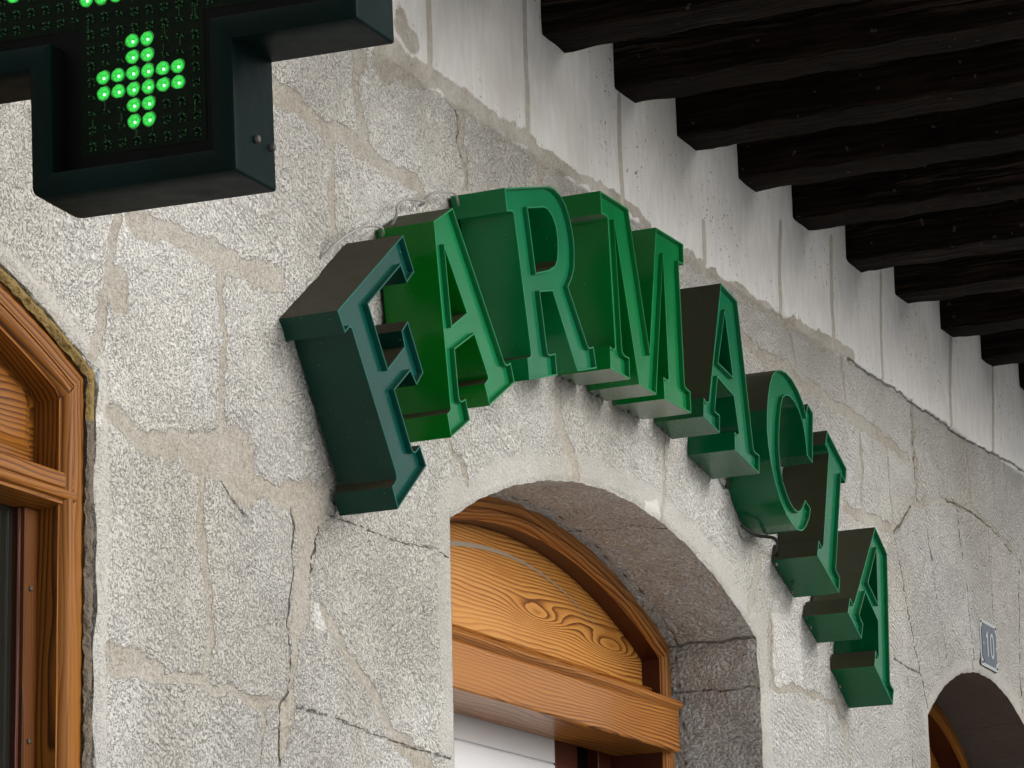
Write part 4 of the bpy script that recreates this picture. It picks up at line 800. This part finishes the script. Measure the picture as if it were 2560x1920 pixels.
# ------------------------------------------------------------------ house number plate
plate = empty('house_number_plate', (7.609, -.004, 1.181 + Z0)); plate.rotation_euler = (0, R(1.2), 0)
tag(plate, 'small blue enamel plate with white border reading 10, above the right-hand arch', 'house number')
def plate_shape(w, h, y, r, mat, name, th=.002):
    P = []; hw_, hh = w / 2, h / 2
    for sx_, sz_ in ((1, -1), (1, 1), (-1, 1), (-1, -1)):
        cx, cz = sx_ * hw_, sz_ * hh; seq = []
        for k in range(7):
            a = k / 6 * math.pi / 2; seq.append((cx - sx_ * r * math.cos(a), cz - sz_ * r * math.sin(a)))
        if sx_ * sz_ > 0: seq = seq[::-1] if False else seq
        st = seq if (sx_ * sz_ < 0) else seq[::-1]
        P += st if sx_ * sz_ < 0 else st
    n = len(P); V = [(p[0], y, p[1] + .058) for p in P] + [(p[0], y + th, p[1] + .058) for p in P]
    Fc = [list(range(n)), list(range(n, 2 * n))[::-1]] + [[i, (i + 1) % n, n + (i + 1) % n, n + i] for i in range(n)]
    return mesh(name, V, Fc, mat, plate, local=True)
M['enamel_white'] = simple('white_enamel', (.38, .40, .41), .4, bump=(30, .0006)); M['enamel_blue'] = simple('blue_grey_enamel', (.032, .052, .085), .35, 0, .2, (40, .0005)); M['plate_back'] = simple('black_plate_back', (.01, .01, .01), .6)
V, Fc = boxdata(-.072, .070, .001, .014, 0, .117, .001); mesh('backing_board', V, Fc, M['plate_back'], plate, local=True)
V, Fc = boxdata(-.068, .070, -.002, .0008, 0, .116, .0008); mesh('plate_border', V, Fc, M['enamel_white'], plate, local=True)
plate_shape(.122, .098, -.0035, .012, M['enamel_blue'], 'plate_face')
def ring2(name, cx, cz, a, b, t_, y):
    n = 28; V = []; Fc = []
    for k in range(n):
        th = 2 * math.pi * k / n
        # squarish oval, as on stamped number plates
        c, s_ = math.cos(th), math.sin(th); q = (abs(c) ** 2.6 + abs(s_) ** 2.6) ** (-1 / 2.6)
        for rr in (1, 0):
            aa, bb = (a, b) if rr else (a - t_, b - t_)
            V += [(cx + aa * q * c, y, cz + bb * q * s_), (cx + aa * q * c, y + .0008, cz + bb * q * s_)]
    for k in range(n):
        i = 4 * k; j_ = 4 * ((k + 1) % n); Fc += [[i, j_, j_ + 2, i + 2], [i, i + 1, j_ + 1, j_], [i + 2, j_ + 2, j_ + 3, i + 3]]
    return mesh(name, V, Fc, M['enamel_white'], plate, local=True)
ring2('numeral_zero', .020, .058, .0155, .031, .0068, -.0044)
Vn = [(-.021, -.0044, .027), (-.0135, -.0044, .027), (-.0135, -.0044, .089), (-.019, -.0044, .089), (-.031, -.0044, .076), (-.031, -.0044, .070), (-.021, -.0044, .0765)]
mesh('numeral_one', Vn + [(v[0], v[1] + .0008, v[2]) for v in Vn], [list(range(7)), list(range(7, 14))[::-1]] + [[i, (i + 1) % 7, 7 + (i + 1) % 7, 7 + i] for i in range(7)], M['enamel_white'], plate, local=True)
for sx_ in (-1, 1):
    V, Fc = boxdata(sx_ * .052 + .002 - .003, sx_ * .052 + .002 + .003, -.0048, -.003, .052, .060, .001); mesh('ornament_dot', V, Fc, M['enamel_white'], plate, local=True)
for sx_ in (-1, 1):
    for z in (.008, .108):
        V, Fc = boxdata(sx_ * .061 - .003, sx_ * .061 + .003, -.0045, -.0015, z - .003, z + .003, .0012); mesh('screw', V, Fc, M['screw'], plate, local=True)

# ------------------------------------------------------------------ street: ground, and an unseen house added across it for reflections
tgd = NT('paving'); co = tgd.obj()
tgd.p(Base_Color=tgd.mix(tgd.noise(co, 3, 4), c4(.44, .44, .43), c4(.54, .54, .525)), Roughness=.9)
g = mesh('street', [(-60, -60, 0), (90, -60, 0), (90, 12, 0), (-60, 12, 0)], [[0, 1, 2, 3]], tgd.m, origin=(0, 0, 0)); tag(g, kind='structure')
face = empty('reflection_house', (15, -9.5, 0)); tag(face, 'plain rendered house, out of view, added across the street for its reflection', 'house')
M['render_'] = simple('grey_render', (.20, .185, .165), .9, bump=(15, .003)); M['tiles'] = simple('roof_tiles', (.16, .07, .045), .8, bump=(8, .01))
box('house_wall', 9, 22, -15, -9.5, 0, 5.2, M['render_'], face, .02)
for k in range(4):
    for z in (1.2,):
        x = 9.8 + 3.1 * k; w = box('window', x, x + 1.0, -9.52, -9.44, z, z + 1.4, M['box_black'], face, .01)
        box('window_sill', x - .1, x + 1.1, -9.5, -9.36, z - .08, z, M['render_'], w, .01)
mesh('roof', [(8.6, -15.4, 5.2), (22.4, -15.4, 5.2), (22.4, -9.1, 5.2), (8.6, -9.1, 5.2), (8.6, -12.2, 6.2), (22.4, -12.2, 6.2)], [[0, 1, 5, 4], [2, 3, 4, 5], [0, 4, 3], [1, 2, 5], [3, 2, 1, 0]], M['tiles'], face)

# ------------------------------------------------------------------ light
w = bpy.data.worlds.new('World'); sc.world = w; w.use_nodes = True; nt = w.node_tree; bg = nt.nodes['Background']
sky = nt.nodes.new('ShaderNodeTexSky'); sky.sky_type = 'NISHITA'; sky.sun_disc = False
SUN_EL, SUN_AZ = R(20), R(166)           # azimuth clockwise from +Y (into the wall)
sky.sun_elevation = SUN_EL; sky.sun_rotation = SUN_AZ; sky.air_density = 1.0; sky.dust_density = 4.0; sky.ozone_density = .6
hs = nt.nodes.new('ShaderNodeHueSaturation'); hs.inputs['Saturation'].default_value = .3
nt.links.new(sky.outputs[0], hs.inputs['Color']); nt.links.new(hs.outputs[0], bg.inputs[0]); bg.inputs[1].default_value = .15
sun = bpy.data.lights.new('sun', 'SUN'); sun.energy = 1.3; sun.angle = R(40); sun.color = (1, .985, .965)
so = bpy.data.objects.new('sun', sun); COL.objects.link(so)
d = Vector((math.sin(SUN_AZ) * math.cos(SUN_EL), math.cos(SUN_AZ) * math.cos(SUN_EL), math.sin(SUN_EL)))
so.rotation_euler = (-d).to_track_quat('-Z', 'Y').to_euler(); so.location = (0, -6, 8)

# ------------------------------------------------------------------ camera
cam = bpy.data.cameras.new('camera'); co_ = bpy.data.objects.new('camera', cam); COL.objects.link(co_); sc.camera = co_
rows = [[0.41838677, -0.90798311, -0.02278536], [0.20729126, 0.11988149, -0.97090616], [0.88429794, 0.40149109, 0.23837379]]
Mx = Matrix(((rows[0][0], -rows[1][0], -rows[2][0]), (rows[0][1], -rows[1][1], -rows[2][1]), (rows[0][2], -rows[1][2], -rows[2][2])))
co_.matrix_world = Matrix.Translation((0, -2.2, Z0)) @ Mx.to_4x4()
cam.sensor_width = 36; cam.lens = 36 * 8100 / 2560; cam.clip_start = .05; cam.clip_end = 500
sc.view_settings.view_transform = 'Standard'; sc.view_settings.look = 'None'; sc.view_settings.exposure = .07; sc.view_settings.gamma = 1
